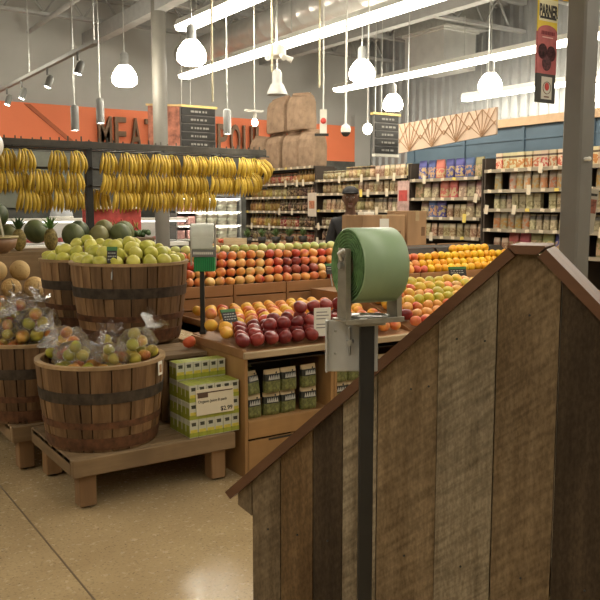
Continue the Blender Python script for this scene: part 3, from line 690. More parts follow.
def crate_stand(x,y,h,label,s=.26):
    t=empty('wooden_pedestal',label,'crate',(x,y,.281),group='pedestals under the pear barrels')
    b=MB()
    for i in range(3):
        z0=i*h/3+.003; z1=(i+1)*h/3-.006; b.bbox(-s,s,-s,-s+.02,z0,z1,.002); b.bbox(-s,s,s-.02,s,z0,z1,.002); b.bbox(-s,-s+.02,-s+.02,s-.02,z0,z1,.002); b.bbox(s-.02,s,-s+.02,s-.02,z0,z1,.002)
    b.build('side_slats',M['tablew'],t)
    b=MB(); b.bbox(-s,s,-s,s,h-.012,h-.001,.002); b.build('top_board',M['tablew'],t)
crate_stand(BB[0],BB[1],.42,'dark wooden pedestal crate under the large pear barrel',.235)
crate_stand(BE[0],BE[1],.42,'dark wooden pedestal crate under the rear pear barrel',.235)
B2=barrel((*BB,.702),.315,.378,.50,'large oak half barrel heaped with green pears above the low table',.9,.80)
B3=barrel((*BC,.281),.235,.285,.47,'oak half barrel of bagged apples tucked behind the corner barrel',.5)
B4=barrel((*BD,.281),.25,.31,.48,'oak half barrel cut off by the picture edge',1.5)
B5=barrel((*BE,.702),.28,.34,.48,'oak half barrel of green pears behind the large pear barrel',2.0,.80)

# ------------------------------------------------------------------ fruit shapes
M['apple_red']=fruit('red_yellow_apple_skin',(.58,.075,.04),(.82,.38,.09),None,.34,11,(1,1,.35))
M['apple_pink']=fruit('pink_orange_apple_skin',(.66,.12,.06),(.80,.30,.09),(.82,.52,.17),.36,9,(1,1,.4))
M['apple_dark']=fruit('dark_red_apple_skin',(.17,.018,.018),(.32,.045,.035),None,.28,14,(1,1,.4))
M['apple_dark2']=fruit('deep_red_apple_skin',(.26,.04,.035),(.42,.10,.06),None,.3,14,(1,1,.4)); M['peach_skin']=fruit('peach_skin',(.62,.10,.03),(.82,.38,.04),(.86,.54,.06),.5,9)
M['orange_skin']=fruit('orange_skin',(.84,.36,.015),(.86,.52,.02),None,.4,6,val=.12)
M['grapefruit']=fruit('grapefruit_skin',(.80,.26,.07),(.85,.42,.10),None,.42,7)
M['pear_skin']=fruit('green_pear_skin',(.52,.50,.07),(.70,.64,.13),None,.38,10,val=.2)
M['pale_green']=fruit('pale_green_apple_skin',(.52,.56,.16),(.72,.70,.27),None,.38,10)
M['mango']=fruit('yellow_green_fruit_skin',(.46,.40,.03),(.72,.47,.05),(.74,.30,.06),.38,9)
M['cantaloupe']=fruit('cantaloupe_rind',(.50,.30,.10),(.66,.45,.19),None,.7,60,(1,1,1),bias=(.4,.55))
M['melon_dark']=fruit('dark_green_melon_rind',(.045,.065,.022),(.12,.14,.05),None,.5,14,(1,1,.2))
M['melon_mid']=fruit('olive_melon_rind',(.12,.12,.035),(.22,.20,.07),None,.5,20,(1,1,.3))
M['stem']=plain('brown_stem',(.10,.06,.03),.8)
M['leaf']=plain('dark_green_leaf',(.05,.10,.03),.5,var=.4,sc=10)
M['leaf2']=plain('bright_green_leaf',(.12,.26,.05),.5,var=.3,sc=10)
def appleprof(d):
    z=d.z; k=1-.16*max(0,z)**6*1.0-.10*max(0,-z)**5
    return Vector((d.x*k*(1-.05*z*-1),d.y*k*(1-.05*z*-1),z*(.90 if z>0 else .92)-.18*(max(0,z)**10)+.06*(max(0,-z)**10)))
def pearprof(d):
    z=d.z; n=1-.30*max(0,z)**1.4
    return Vector((d.x*n,d.y*n,z*1.12+(.06 if z>0 else 0)*z))
def fr_proto(name,r,mat,fn=None,nu=14,nv=9,stem=False,sq=(1,1,1)):
    b=MB(); b.ball((0,0,0),r*sq[0],r*sq[1],r*sq[2],nu,nv,0,fn)
    mats=[mat]
    if stem: b.cyl((0,0,r*.62),(r*.12,0,r*1.12),r*.055,r*.04,n=6,m=1); mats.append(M['stem'])
    return b.mesh(name,mats)
PR={}
def fproto(key,name,cat,r,mat,fn=None,stem=False,**k): PR[key]=(name,cat,fr_proto(name,r,mat,fn,stem=stem,**k),r)
fproto('red','apple','apple',.041,M['apple_red'],appleprof)
fproto('pink','apple','apple',.041,M['apple_pink'],appleprof)
fproto('dark','apple','apple',.0465,M['apple_dark'],appleprof)
fproto('dark2','apple','apple',.041,M['apple_dark2'],appleprof)
fproto('peach','peach','peach',.043,M['peach_skin'],appleprof)
fproto('orange','orange','orange',.042,M['orange_skin'])
fproto('grapefruit','grapefruit','grapefruit',.046,M['grapefruit'])
fproto('pear','pear','pear',.046,M['pear_skin'],pearprof,True)
fproto('pale','apple','apple',.040,M['pale_green'],appleprof)
fproto('mango','mango','mango',.047,M['mango'],None,False,sq=(1.15,.9,1))
fproto('cant','cantaloupe','melon',.083,M['cantaloupe'],None,False,nu=20,nv=12,sq=(1,1,1.06))
fproto('dmel','dark_melon','melon',.105,M['melon_dark'],None,False,nu=20,nv=12,sq=(1,1,1.08))
fproto('omel','olive_melon','melon',.095,M['melon_mid'],None,False,nu=20,nv=12,sq=(1,1,1.1))
rf=random.Random(21)
def put(key,p,label,group,tilt=.6,scale=None):
    name,cat,me,r=PR[key]
    o=bpy.data.objects.new(name,me); COL.objects.link(o); o.location=p
    o.rotation_euler=(rf.uniform(-tilt,tilt),rf.uniform(-tilt,tilt),rf.uniform(0,6.28))
    s=scale or rf.uniform(.94,1.02); o.scale=(s,s,s)
    return tag(o,label,cat,group)

# ------------------------------------------------------------------ bags of apples in the low barrels
def film_mat():
    m=bpy.data.materials.new('clear_plastic_film'); m.use_nodes=True; t=m.node_tree; t.nodes.clear()
    o=t.nodes.new('ShaderNodeOutputMaterial'); tr=t.nodes.new('ShaderNodeBsdfTransparent'); tr.inputs[0].default_value=(.97,.96,.94,1)
    gl=t.nodes.new('ShaderNodeBsdfGlossy'); gl.inputs['Roughness'].default_value=.12; gl.inputs['Color'].default_value=(1,1,1,1)
    df=t.nodes.new('ShaderNodeBsdfDiffuse'); df.inputs[0].default_value=(.75,.73,.68,1)
    n=noise(t,sc=38,det=3); bp=t.nodes.new('ShaderNodeBump'); bp.inputs['Strength'].default_value=1.0; bp.inputs['Distance'].default_value=.03; t.links.new(n.outputs[0],bp.inputs['Height'])
    t.links.new(bp.outputs[0],gl.inputs['Normal'])
    fr=t.nodes.new('ShaderNodeFresnel'); fr.inputs[0].default_value=1.5; t.links.new(bp.outputs[0],fr.inputs['Normal'])
    r=t.nodes.new('ShaderNodeMath'); r.operation='MULTIPLY_ADD'; r.inputs[1].default_value=.75; r.inputs[2].default_value=.03; r.use_clamp=True; t.links.new(fr.outputs[0],r.inputs[0])
    m1=t.nodes.new('ShaderNodeMixShader'); t.links.new(r.outputs[0],m1.inputs[0]); t.links.new(tr.outputs[0],m1.inputs[1]); t.links.new(gl.outputs[0],m1.inputs[2])
    m2=t.nodes.new('ShaderNodeMixShader'); m2.inputs[0].default_value=.012; t.links.new(m1.outputs[0],m2.inputs[1]); t.links.new(df.outputs[0],m2.inputs[2])
    t.links.new(m2.outputs[0],o.inputs[0]); return m
M['film']=film_mat()
M['apple_bag1']=fruit('bagged_red_green_apple',(.62,.09,.035),(.76,.34,.07),(.66,.50,.08),.35,11)
M['apple_bag2']=fruit('bagged_green_apple',(.42,.40,.04),(.66,.52,.08),None,.35,10)
bagm=[fr_proto('apple',.036,M['apple_bag1'],appleprof,10,7),fr_proto('apple',.036,M['apple_bag2'],appleprof,10,7)]
def bag(loc,rz,label,tilt=0,s=1.0,green=.35,seed=0):
    t=empty('apple_bag',label,'bag of apples',loc,rz,group='clear bags of apples'); t.scale=(s,s,s); t.rotation_euler=(0,tilt,rz)
    q=random.Random(seed)
    pos=[(-.075,-.04,.042),(0,-.045,.040),(.075,-.04,.042),(-.07,.045,.042),(.005,.045,.042),(.078,.045,.043),(-.035,0,.105),(.04,.0,.107),(.0,.01,.158)]
    for p in pos:
        o=bpy.data.objects.new('apple',bagm[1 if q.random()<green else 0]); COL.objects.link(o); o.parent=t; o.location=p; o.rotation_euler=(q.uniform(-1,1),q.uniform(-1,1),q.uniform(0,6))
    ph=[q.uniform(0,6) for _ in range(6)]
    def fn(d):
        k=1+.05*math.sin(7*d.x+ph[0])*math.sin(8*d.y+ph[1])+.04*math.sin(13*d.z+ph[2]+5*d.x)+.03*math.sin(17*d.y+ph[3])
        return k
    b=MB(); b.ball((0,0,.092),.128,.098,.100,36,20,0,fn)
    b.build('plastic_film',M['film'],t)
    # twisted neck and flared tuft
    b=MB(); n=16; rings=[]
    nd=Vector((.8,.2*q.choice((-1,1)),.65)).normalized(); base=Vector((.07,0,.150)); u=nd.orthogonal().normalized(); w_=nd.cross(u)
    vs=[]
    for j,(d_,r_) in enumerate(((0,.035),(.025,.016),(.04,.012),(.06,.030),(.09,.055),(.11,.065))):
        for i in range(n):
            a=2*PI*i/n; rr=r_*(1+(.45 if j>2 else .15)*math.sin(5*a+ph[4]+j)); vs.append(base+nd*(d_+(.012*math.sin(3*a+ph[5]) if j>3 else 0))+(u*math.cos(a)+w_*math.sin(a))*rr)
    b.add(vs,[(j*n+i,j*n+(i+1)%n,(j+1)*n+(i+1)%n,(j+1)*n+i) for j in range(5) for i in range(n)],0,True); b.build('gathered_neck',M['film'],t)
    return t
zb=.281+.48*.72+.028
bag((BA[0]+.17,BA[1]-.12,zb+.055),.5,'clear apple bag peaked at the carton side of the corner barrel',-.12,1.0,.3,1)
bag((BA[0]-.17,BA[1]-.10,zb+.02),2.6,'clear bag of green apples at the floor side of the corner barrel',0,.95,.75,2)
bag((BA[0]+.0,BA[1]-.15,zb-.0),1.7,'low clear apple bag in the front middle of the corner barrel',0,.9,.45,3)
bag((BA[0]-.13,BA[1]+.16,zb+.05),2.2,'clear apple bag at the back of the corner barrel, against the pear barrel',0,1.0,.5,4)
bag((BA[0]+.10,BA[1]+.16,zb-.0),.9,'sunken apple bag at the back of the corner barrel beside the peaked bag',0,.9,.4,5)
bag((BC[0]+.05,BC[1]-.08,zb+.085),2.9,'bulging clear apple bag on top of the second barrel',.05,1.1,.35,6)
bag((BC[0]-.09,BC[1]+.02,zb+.03),1.0,'clear apple bag half under the bulging bag in the second barrel',0,1.0,.3,7)
bag((BC[0]+.03,BC[1]+.15,zb+.12),.1,'clear apple bag at the back of the second barrel with its neck flared',-.1,1.05,.2,8)
bag((BC[0]-.13,BC[1]+.17,zb+.15),3.0,'clear apple bag lying highest at the rear edge of the second barrel',0,1.0,.2,9)
bag((BD[0]+.10,BD[1]-.03,zb+.10),.4,'clear apple bag in the barrel at the picture edge',0,1.05,.2,10)
bag((BD[0]-.12,BD[1]-.08,zb+.04),2.0,'clear apple bag nearer the picture edge in the last barrel',0,1.0,.4,11)

# ------------------------------------------------------------------ pears in the tall barrels
def pears(c,zt,rad,n,desc,seed,dome=.12):
    q=random.Random(seed); pts=[]; 
    rings=[(rad-.055,zt+.012,.10),(rad-.15,zt+.06,.10),(rad-.245,zt+.10,.10),(0,zt+.125,0)]
    for k,(r,z,st) in enumerate(rings):
        m=max(1,int(2*PI*r/st)) if r>.03 else 1; a0=q.uniform(0,6)
        for i in range(m):
            a=a0+2*PI*i/m; pts.append((k,i,m,(c[0]+r*math.cos(a),c[1]+r*math.sin(a),z+q.uniform(-.006,.008))))
    rn=('outer','second','inner','topmost')
    view=Vector((-c[0],-c[1],0)).normalized()
    for k in range(4):
        ring=[p for p in pts if p[0]==k]
        ring.sort(key=lambda p: math.atan2((Vector(p[3][:2]+(0,))-Vector((c[0],c[1],0))).cross(view).z,(Vector(p[3][:2]+(0,))-Vector((c[0],c[1],0))).dot(view)))
        for i,p in enumerate(ring):
            lab=('green pear crowning the heap in the '+desc) if len(ring)==1 else 'green pear in the %s ring of the %s, %s round it'%(rn[k],desc,od(i+1))
            put('pear',p[3],lab,'green pears in the '+desc,1.28)
pears(BB,1.202,.372,0,'large pear barrel',3)
pears(BE,1.182,.335,0,'rear pear barrel',5)
def chalk(loc,rz,wd,hgt,label,green=True,n=3,tilt=-.25,stick=True):
    t=empty('chalk_price_sign',label,'price sign',loc); t.rotation_euler=(tilt,0,rz)
    b=MB(); b.bbox(-wd/2,wd/2,-.003,.003,.0,hgt,.001); p=b.build('board',M['ink'],t)
    if green: b=MB(); b.bbox(-wd/2-.002,wd/2+.002,-.005,.004,hgt*.78,hgt*1.02,.001); b.build('green_header',plain('sign_green',(.06,.20,.06),.6),t)
    b=MB(); q=random.Random(int(loc[0]*1000))
    for i in range(n):
        z=hgt*(.62-.2*i); x=-wd*.40
        while x<wd*.34:
            w_=q.uniform(.06,.16)*wd; b.box(x,x+w_,-.0045,-.003,z-hgt*.03,z+hgt*.04); x+=w_+wd*.05
    b.build('chalk_marks',plain('chalk_mark',(.42,.42,.38),.9),p)
    if stick: b=MB(); b.cyl((0,.005,-.10),(0,.005,hgt*.5),.005,n=8); b.build('stake',M['galv'],t)
    return t
chalk((BB[0]-.225,BB[1]-.28,1.215),-.55,.06,.10,'small chalk price sign with green header clipped among the pears')

# ------------------------------------------------------------------ cartons beside the barrel
mc=[plain('carton_white',(.56,.55,.43),.45,var=.05),plain('carton_green',(.33,.36,.04),.45,var=.15,sc=25),plain('carton_dark_print',(.05,.05,.03),.5),plain('carton_yellow',(.62,.52,.07),.45,var=.2,sc=40)]
CW,CD,CH=.050,.048,.098
b=MB(); b.bbox(-CW/2,CW/2,-CD/2,CD/2,0,CH,.0015,0)
b.box(-CW/2-.0004,CW/2+.0004,-CD/2-.0004,CD/2+.0004,.004,.030,1); b.box(-CW/2+.004,CW/2-.004,-CD/2-.0006,-CD/2,.028,.046,3)
b.box(-.013,.013,-CD/2-.0008,-CD/2,.066,.086,2); b.box(-.016,.002,-CD/2-.001,-CD/2,.080,.084,2)
b.box(-CW/2+.001,CW/2-.001,-CD/2+.001,CD/2-.001,CH,CH+.0006,1); b.box(-CW/2-.0006,-CW/2,-CD/2+.004,CD/2-.004,.03,.07,1)
cme=b.mesh('juice_carton',mc)
cx0=1.842
def carton(i,lay,dep,y,label):
    o=bpy.data.objects.new('juice_carton',cme); COL.objects.link(o); o.location=(cx0+.0262+i*.0524,y,.2815+lay*.0990); o.rotation_euler=(0,0,rf.uniform(-.03,.03))
    tag(o,label,'carton','white and green drink cartons')
for dep in range(3):
    for lay in range(3):
        for i in range(6):
            carton(i,lay,dep,3.845+dep*.0505,'drink carton of the lower block, %s row, %s layer, %s from the barrel'%(('front','middle','rear')[dep],od(lay+1),od(i+1)))
for dep in range(2):
    for lay in range(4):
        for i in range(6):
            carton(i,lay,dep,4.005+dep*.0505,'drink carton of the taller block, %s row, %s layer, %s from the barrel'%(('front','rear')[dep],od(lay+1),od(i+1)))
t=empty('price_sign','cream price card with brown bar leaning on the drink cartons','price sign',(1.998,3.810,.405)); t.rotation_euler=(-.06,0,0)
b=MB(); b.bbox(-.118,.118,-.002,.002,0,.145,.001); b.build('card',plain('cream_card',(.70,.62,.45),.6,var=.03),t)
b=MB(); b.box(-.112,.112,-.004,-.002,.122,.128); b.box(-.108,-.045,-.005,-.002,.098,.122); b.build('header_bar',plain('brown_print',(.10,.055,.03),.6),t)
text('lettering','Organic Juice 8 pack',.022,M['ink'],t,(-.108,-.003,.070),align='LEFT',ext=.0006)
text('price','$2.99',.034,M['ink'],t,(.108,-.003,.012),align='RIGHT',ext=.0006,off=.0006)

# ------------------------------------------------------------------ produce stand (cabinet units, deck, crates)
SX0=2.17; UW=.635; NU=6; SY=3.78
def stand_unit():
    t=empty('produce_cabinet','x','cabinet',(0,0,0)); w_=UW-.004
    b=MB(); b.bbox(0,.022,0,1.25,.0,.698,.002); b.build('side_panel',M['plyz'],t)
    b=MB(); b.bbox(w_-.022,w_,0,1.25,.0,.698,.002); b.build('side_panel',M['plyz'],t)
    b=MB(); b.bbox(.022,w_-.022,.004,.45,.315,.335,.002); b.build('shelf',M['ply'],t)
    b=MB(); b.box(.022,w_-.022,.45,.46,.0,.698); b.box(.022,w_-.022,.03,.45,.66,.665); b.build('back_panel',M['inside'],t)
    b=MB(); b.bbox(.024,w_-.024,.0,.018,.226,.330,.002); b.build('fascia_board',M['ply'],t)
    d=MB(); d.bbox(.024,w_-.024,.0,.018,.04,.214,.002); d=d.build('drawer_front',M['ply'],t)
    b=MB(); b.box(w_*.25,w_*.62,-.001,.0,.200,.2125); b.build('finger_slot',M['inside'],d)
    return t
U=stand_unit(); desc=['first produce cabinet, plain tan side facing the cartons','second produce cabinet, behind the steel plate and post','third produce cabinet, mostly behind the gabled stand','fourth produce cabinet along from the cartons','fifth produce cabinet along from the cartons','last produce cabinet at the orange end']
for i in range(NU):
    o=U if i==0 else dup(U)
    o.location=(SX0+i*UW,SY,0); tag(o,desc[i],'cabinet','tan plywood produce cabinets')
# one sloped display top with weathered lip
t=empty('fruit_counter','sloped fruit table top with weathered pale lip on the tan cabinets','counter',(0,0,0)); XE=SX0+NU*UW
b=MB(); b.bbox(SX0-.01,XE,SY-.03,SY+.0,.700,.738,.004); b.build('front_lip',M['lip'],t)
XR=2.345; XD=3.50; YB=4.46
def zdeck(y,x=0): return .728+min(max(0,y-3.83),.62)*(.05 if x<XD else .31)
b=MB(); b.bbox(SX0-.01,SX0+.012,SY,YB-.02,.700,.752,.003); b.bbox(XR,XR+.02,4.14,5.04,.700,.800,.003); b.build('side_rail',M['slat'],t)
b=MB()
for xa,xb,xc in ((SX0+.013,XD,XR),(XD,XE,XD)):
    zf,zr=.728,zdeck(YB,xb-.001 if xb==XD else xb)
    ys=[(SY,.728),(3.83,.728),(4.45,zr),(YB,zr)]
    for (ya,z0),(yb_,z1) in zip(ys,ys[1:]):
        b.add([(xa,ya,z0),(xb,ya,z0),(xb,yb_,z1),(xa,yb_,z1),(xa,ya,.702),(xb,ya,.702),(xb,yb_,.702),(xa,yb_,.702)],[(0,1,2,3),(7,6,5,4),(0,4,5,1),(1,5,6,2),(2,6,7,3),(3,7,4,0)])
    b.box(xc,xb,YB,5.04,.702,zr)
b.build('sloped_board',M['slat'],t)
b=MB(); b.bbox(XR,XE,5.05,6.0,.702,.724,.003); b.build('rear_deck',M['slat'],t)
b=MB()
for x in (XR+.05,SX0+1.6,SX0+3.0,XE-.1):
    b.bbox(x,x+.06,5.88,5.94,0,.702,.003)
b.build('rear_leg',M['plyz'],t)
# upper slatted crates
CWD=.47; cx=2.36
def crate():
    t=empty('slatted_crate','x','crate',(0,0,0)); w_=CWD-.006
    b=MB()
    for z0,z1 in ((.0,.075),(.085,.165),(.175,.255)): b.bbox(0,w_,0,.016,z0,z1,.002)
    b.build('front_slats',M['slat'],t)
    b=MB(); b.bbox(0,.02,-.004,.0,.0,.257,.001); b.build('corner_post',M['slat'],t)
    b=MB(); b.bbox(w_-.016,w_,.016,.80,.0,.255,.002); b.bbox(0,.016,.016,.80,.0,.255,.002); b.bbox(.016,w_-.016,.784,.80,0,.46,.002); b.build('side_board',M['slat'],t)
    b=MB(); b.add([(.016,.02,.18),(w_-.016,.02,.18),(w_-.016,.33,.452),(.016,.33,.452),(w_-.016,.78,.452),(.016,.78,.452)],[(0,1,2,3),(3,2,4,5)]); b.build('sloped_liner',M['inside'],t)
    return t
K=crate()
NC=8
for i in range(NC):
    o=K if i==0 else dup(K)
    o.location=(cx+i*CWD,5.08,.726); tag(o,['slatted red-brown crate of apples beside the small bag stand','slatted crate of apples below the dark red patch','slatted apple crate with a chalk sign at its end','slatted apple crate just before the green roll','slatted crate hidden behind the green roll','slatted crate of pink apples past the roll','slatted crate of yellow oranges','slatted orange crate nearest the wall shelves'][i],'crate','slatted fruit crates of the upper tier')
# upper fruit: four rows stepping up the liner
XA0,XA1=cx+.045,cx+NC*CWD-.04
q=random.Random(9)
rown=['front','second','third','fourth']
crn=['crate by the small bag stand','crate below the red patch','chalk sign crate','crate before the green roll','crate behind the green roll','pink apple crate','yellow orange crate','last orange crate']
for j in range(4):
    x=XA0+(.042 if j%2 else 0); cr=[0]*20
    y=5.142+.066*j; z=.726+.257+.020+.058*j
    while x<XA1:
        c=min(NC-1,int((x-cx)/CWD)); cr[c]+=1; far=x>4.15
        if x>4.80: key='orange'; gr='oranges in the upper crates'; dn='yellow orange'
        elif far: key='pink' if q.random()<.6 else 'grapefruit'; gr='pink fruit in the upper crates'; dn='pink-orange fruit'
        else:
            key='red' if q.random()<.5 else 'pink'
            if 3.35<x<3.65 and j in (1,2) and q.random()<.65: key='dark2'
            gr='apples in the upper crates'; dn={'red':'red-yellow apple','pink':'pink-orange apple','dark2':'dark red apple'}[key]
        if not (far and j==3 and not (5.35<x<5.85 or x<4.3)):
            put(key,(x,y+q.uniform(-.003,.003),z+q.uniform(-.002,.006)-(.015 if far and j else 0)),'%s, %s along the %s row, %s'%(dn,od(cr[c]),rown[j],crn[c]),gr,.7)
        x+=.0855
# back row of pale green apples
x=XA0+.02; i=1
while x<4.05:
    put('pale',(x,5.142+.066*4,.726+.257+.020+.058*4-.004),'pale green apple along the top of the apple crates, %s from the small bag stand'%od(i),'pale green apples along the top',.7); x+=.0855; i+=1
# lower bank of fruit
rows=['front','second','third','fourth','fifth','sixth']
for j in range(11):
    y=3.875+.098*j; k=0
    x=(SX0+.045 if j<5 else XR+.075)+(.048 if j%2 else 0)
    xm=min(4.65,3.75+.22*j) if j<7 else XD-.06
    while x<xm:
        k+=1; key=None
        if abs(x-XD)<.052: x=XD+.055
        z=zdeck(y,x)+.055+(.006*min(j,4) if x<XD else 0)
        if x<3.12:
            if j<4 and x>2.15+.05*j: key='dark'
            else: key='peach' if q.random()<.8 else 'red'
        elif x<3.55+.10*j and j<3: key='dark' if q.random()<.45 else 'red'
        elif x<XD: key='peach'
        elif j<3: key='pink' if q.random()<.6 else 'red'
        else: key='mango' if q.random()<.75 else 'pink'
        dn={'dark':'dark red apple','peach':'yellow-red peach','red':'red apple','pink':'pink-orange apple','mango':'yellow-green mango'}[key]
        put(key,(x,y+q.uniform(-.003,.003),z+q.uniform(-.003,.004)),'%s, %s from the carton end, %s row of the lower bank'%(dn,od(k),od(j+1)),'%ss in the lower fruit bank'%dn,.7)
        x+=.0965
# a few dark apples riding on top of the bank
for r_,(xs,y,z) in enumerate(((  (2.46,2.56,2.66,2.76,2.86,2.96,3.06),3.975,.848),((2.55,2.65,2.75,2.85,2.95,3.05),4.075,.862),((2.72,2.82,2.92,3.02),4.03,.932))):
    for i,x in enumerate(xs): put('dark',(x,y,z),'dark red apple heaped %s, %s from the cartons'%(('on the front of the bank','on the back of the dark apples','at the very top of the dark apples')[r_],od(i+1)),'dark red apples heaped on top',.7)
t=empty('plank_shelf','small brown plank shelf behind the taller carton block','shelf',(2.0,4.40,.2815))
b=MB()
for k in range(3): b.bbox(-.155,.155,-.19+k*.128,-.066+k*.128,.372,.40,.003)
b.build('shelf_top',M['tablew'],t)
for x in (-.12,.12):
    for y in (-.15,.15): b=MB(); b.bbox(x-.02,x+.02,y-.02,y+.02,0,.372,.002); b.build('leg',M['legw'],t)
put('peach',(2.095,4.33,.727),'single peach on the plank shelf beside the large pear barrel','loose peaches')
chalk((2.33,4.22,.845),.1,.105,.085,'chalk price sign standing among the peaches near the cartons',True,3,-.5)
chalk((3.72,5.07,1.02),.1,.085,.085,'chalk price sign at the corner of the apple crates beside the roll',True,2)
chalk((4.70,4.62,.98),-.3,.16,.085,'chalk price sign with green header between mangoes and gabled stand',True,2)
t=empty('price_card','pale grey printed price card among the dark apples beside the bracket','price sign',(2.755,3.84,.84),-.25); b=MB(); b.bbox(-.055,.055,-.002,.002,-.07,.105,.001); b.build('card',M['whitep'],t)
b=MB()
for z,w_ in ((.075,.07),(.055,.08),(.035,.06),(.0,.08),(-.02,.07)): b.box(-.04,-.04+w_,-.0035,-.002,z,z+.007)
b.build('printed_lines',plain('grey_print',(.30,.29,.27),.7),t)
# pouches in the cabinet openings
pm_=[plain('pouch_black',(.025,.024,.018),.4,var=.3),plain('pouch_tan',(.50,.37,.20),.5,var=.1),plain('pouch_green',(.15,.155,.045),.5,var=.6,sc=60),plain('pouch_white_print',(.75,.73,.66),.5)]
def pouch_mesh(seed):
    b=MB(); wd,dp,h=.055,.030,.136; q=random.Random(seed)
    zs=[0,.02,.07,.11,.128,h]; ds=[.7,1,.95,.6,.12,.10]
    for s0,s1,mm in ((0,2,2),(2,3,0),(3,5,1)):
        vs=[]
        for k in range(s0,s1+1):
            n=12
            for i in range(n):
                a=2*PI*i/n; ex=.5
                vs.append((wd*math.copysign(abs(math.cos(a))**ex,math.cos(a)),dp*ds[k]*math.copysign(abs(math.sin(a))**.8,math.sin(a)),zs[k]))
        n=12; b.add(vs,[(j*n+i,j*n+(i+1)%n,(j+1)*n+(i+1)%n,(j+1)*n+i) for j in range(s1-s0) for i in range(n)],mm,False)
    x=-.036
    while x<.034:   # band of blocky white letter strokes, too worn to read
        w_=q.uniform(.007,.012); b.prism([(x,.078),(x+w_*.45,.104),(x+w_,.078),(x+w_*.7,.078),(x+w_*.45,.094),(x+w_*.3,.078)],-dp-.001,-dp+.004,3); x+=w_+.003
    b.ball((.02,-dp*.72,.118),.006,.002,.006,8,6,0)
    return b.mesh('snack_pouch',pm_)
pme=[pouch_mesh(i) for i in range(3)]
for u,xs in ((0,(.085,.215,.33,.475)),(1,(.08,.19,.30,.42,.53)),(2,(.08,.20,.32,.44))):
    for lay in range(2):
        for i,xx in enumerate(xs):
            o=bpy.data.objects.new('snack_pouch',pme[(i+lay)%3]); COL.objects.link(o)
            o.location=(SX0+u*UW+xx,SY+.055+rf.uniform(0,.012),.3355+lay*.137); o.rotation_euler=(0,0,rf.uniform(-.12,.12))
            if u==0 and i==0 and lay==1: o.rotation_euler=(-.18,0,.3)
            tag(o,'tan-topped black and green pouch, %s along on the %s layer in the %s cabinet'%(od(i+1),('bottom','upper')[lay],od(u+1)),'pouch','black and green snack pouches')
o=bpy.data.objects.new('snack_pouch',pme[0]); COL.objects.link(o); o.location=(SX0+.10,SY+.14,.60); o.rotation_euler=(R(-72),R(10),.35); tag(o,'black pouch with green top lying tilted over the first pouch stack','pouch')
o.data=o.data.copy(); o.data.materials[1]=plain('pouch_green_top',(.09,.22,.05),.5)

# ------------------------------------------------------------------ small bag stand at the far left of the crates
t=empty('small_bag_stand','small produce stand with white bag roll over a bright green twist-tie box','bag dispenser',(2.225,4.40,.772),-YAW)
b=MB(); b.bbox(-.014,.014,-.014,.014,0,.40,.002); b.bbox(-.02,.02,-.02,.02,-.014,.006,.002); b.build('post',M['black'],t)
b=MB(); b.bbox(-.045,.085,-.05,.03,.385,.475,.004); g=b.build('green_tie_box',plain('tie_box_green',(.03,.34,.10),.4,var=.1),t)
b=MB(); 
for i in range(11): b.box(-.042+i*.0118,-.042+i*.0118+.004,-.054,-.05,.39,.47)
b.build('tie_strands',plain('tie_green_dark',(.01,.16,.05),.5),g)
b=MB(); b.bbox(-.055,.095,-.058,-.035,.475,.525,.003); h=b.build('header_plate',plain('header_grey',(.22,.22,.21),.4,.3),t)
b=MB(); x=-.045
while x<.08: b.box(x,x+.008,-.060,-.058,.492,.508); x+=.0125
b.build('letter_marks',M['whitep'],h)
b=MB(); b.bbox(-.07,-.062,-.02,.02,.42,.68,.001); b.bbox(.082,.090,-.02,.02,.42,.68,.001); b.bbox(-.07,.09,-.02,.02,.525,.535,.001); b.build('roll_bracket',M['galv'],t)
b=MB(); b.cyl((-.06,0,.62),(.08,0,.62),.062,n=28); b.build('white_roll',plain('white_film',(.72,.74,.66),.35),t)
b=MB(); b.bbox(-.055,.075,-.062,-.058,.53,.60,.001); b.build('hanging_film',plain('white_film_sheet',(.66,.68,.60),.4),t)
# ------------------------------------------------------------------ banana rack
ym=fruit('banana_skin',(.50,.32,.03),(.74,.51,.07),None,.45,6,(1,1,.3),val=.2)
tipm=plain('banana_tip',(.16,.11,.03),.7)
t=empty('banana_rack','black steel banana rack with central post and three hanging rails','banana rack',(0,8.1,0))
b=MB(); b.bbox(2.755,2.825,-.035,.035,0,2.24,.004); b.bbox(2.45,3.13,-.3,.3,.0,.03,.004); b.build('post',M['black'],t)
b=MB(); b.bbox(1.2,4.95,-.05,.05,2.165,2.235,.004)
q=random.Random(8); x=1.22
while x<4.95: b.box(x,x+.012,-.055,-.045,2.235,2.235+q.uniform(.01,.05)); x+=q.uniform(.05,.11)
b.build('top_beam',plain('beam_grey_brown',(.07,.062,.05),.6,var=.3),t)
RZ=(2.14,1.945,1.765)
for k,z in enumerate(RZ):
    b=MB(); b.cyl((1.2,-.10+.02*k,z+.012),(4.95,-.10+.02*k,z+.012),.008,n=8); b.cyl((1.2,.12,z+.012),(4.95,.12,z+.012),.008,n=8)
    for x in (1.25,2.0,2.79,3.6,4.3,4.9): b.bbox(x-.008,x+.008,-.11,.13,z+.012,z+.028,.001)
    b.build('hook_rail',M['black'],t)
b=MB()
for x in (1.25,4.9): b.cyl((x,.12,1.77),(x,.12,2.2),.008,n=8)
b.build('side_rod',M['black'],t)
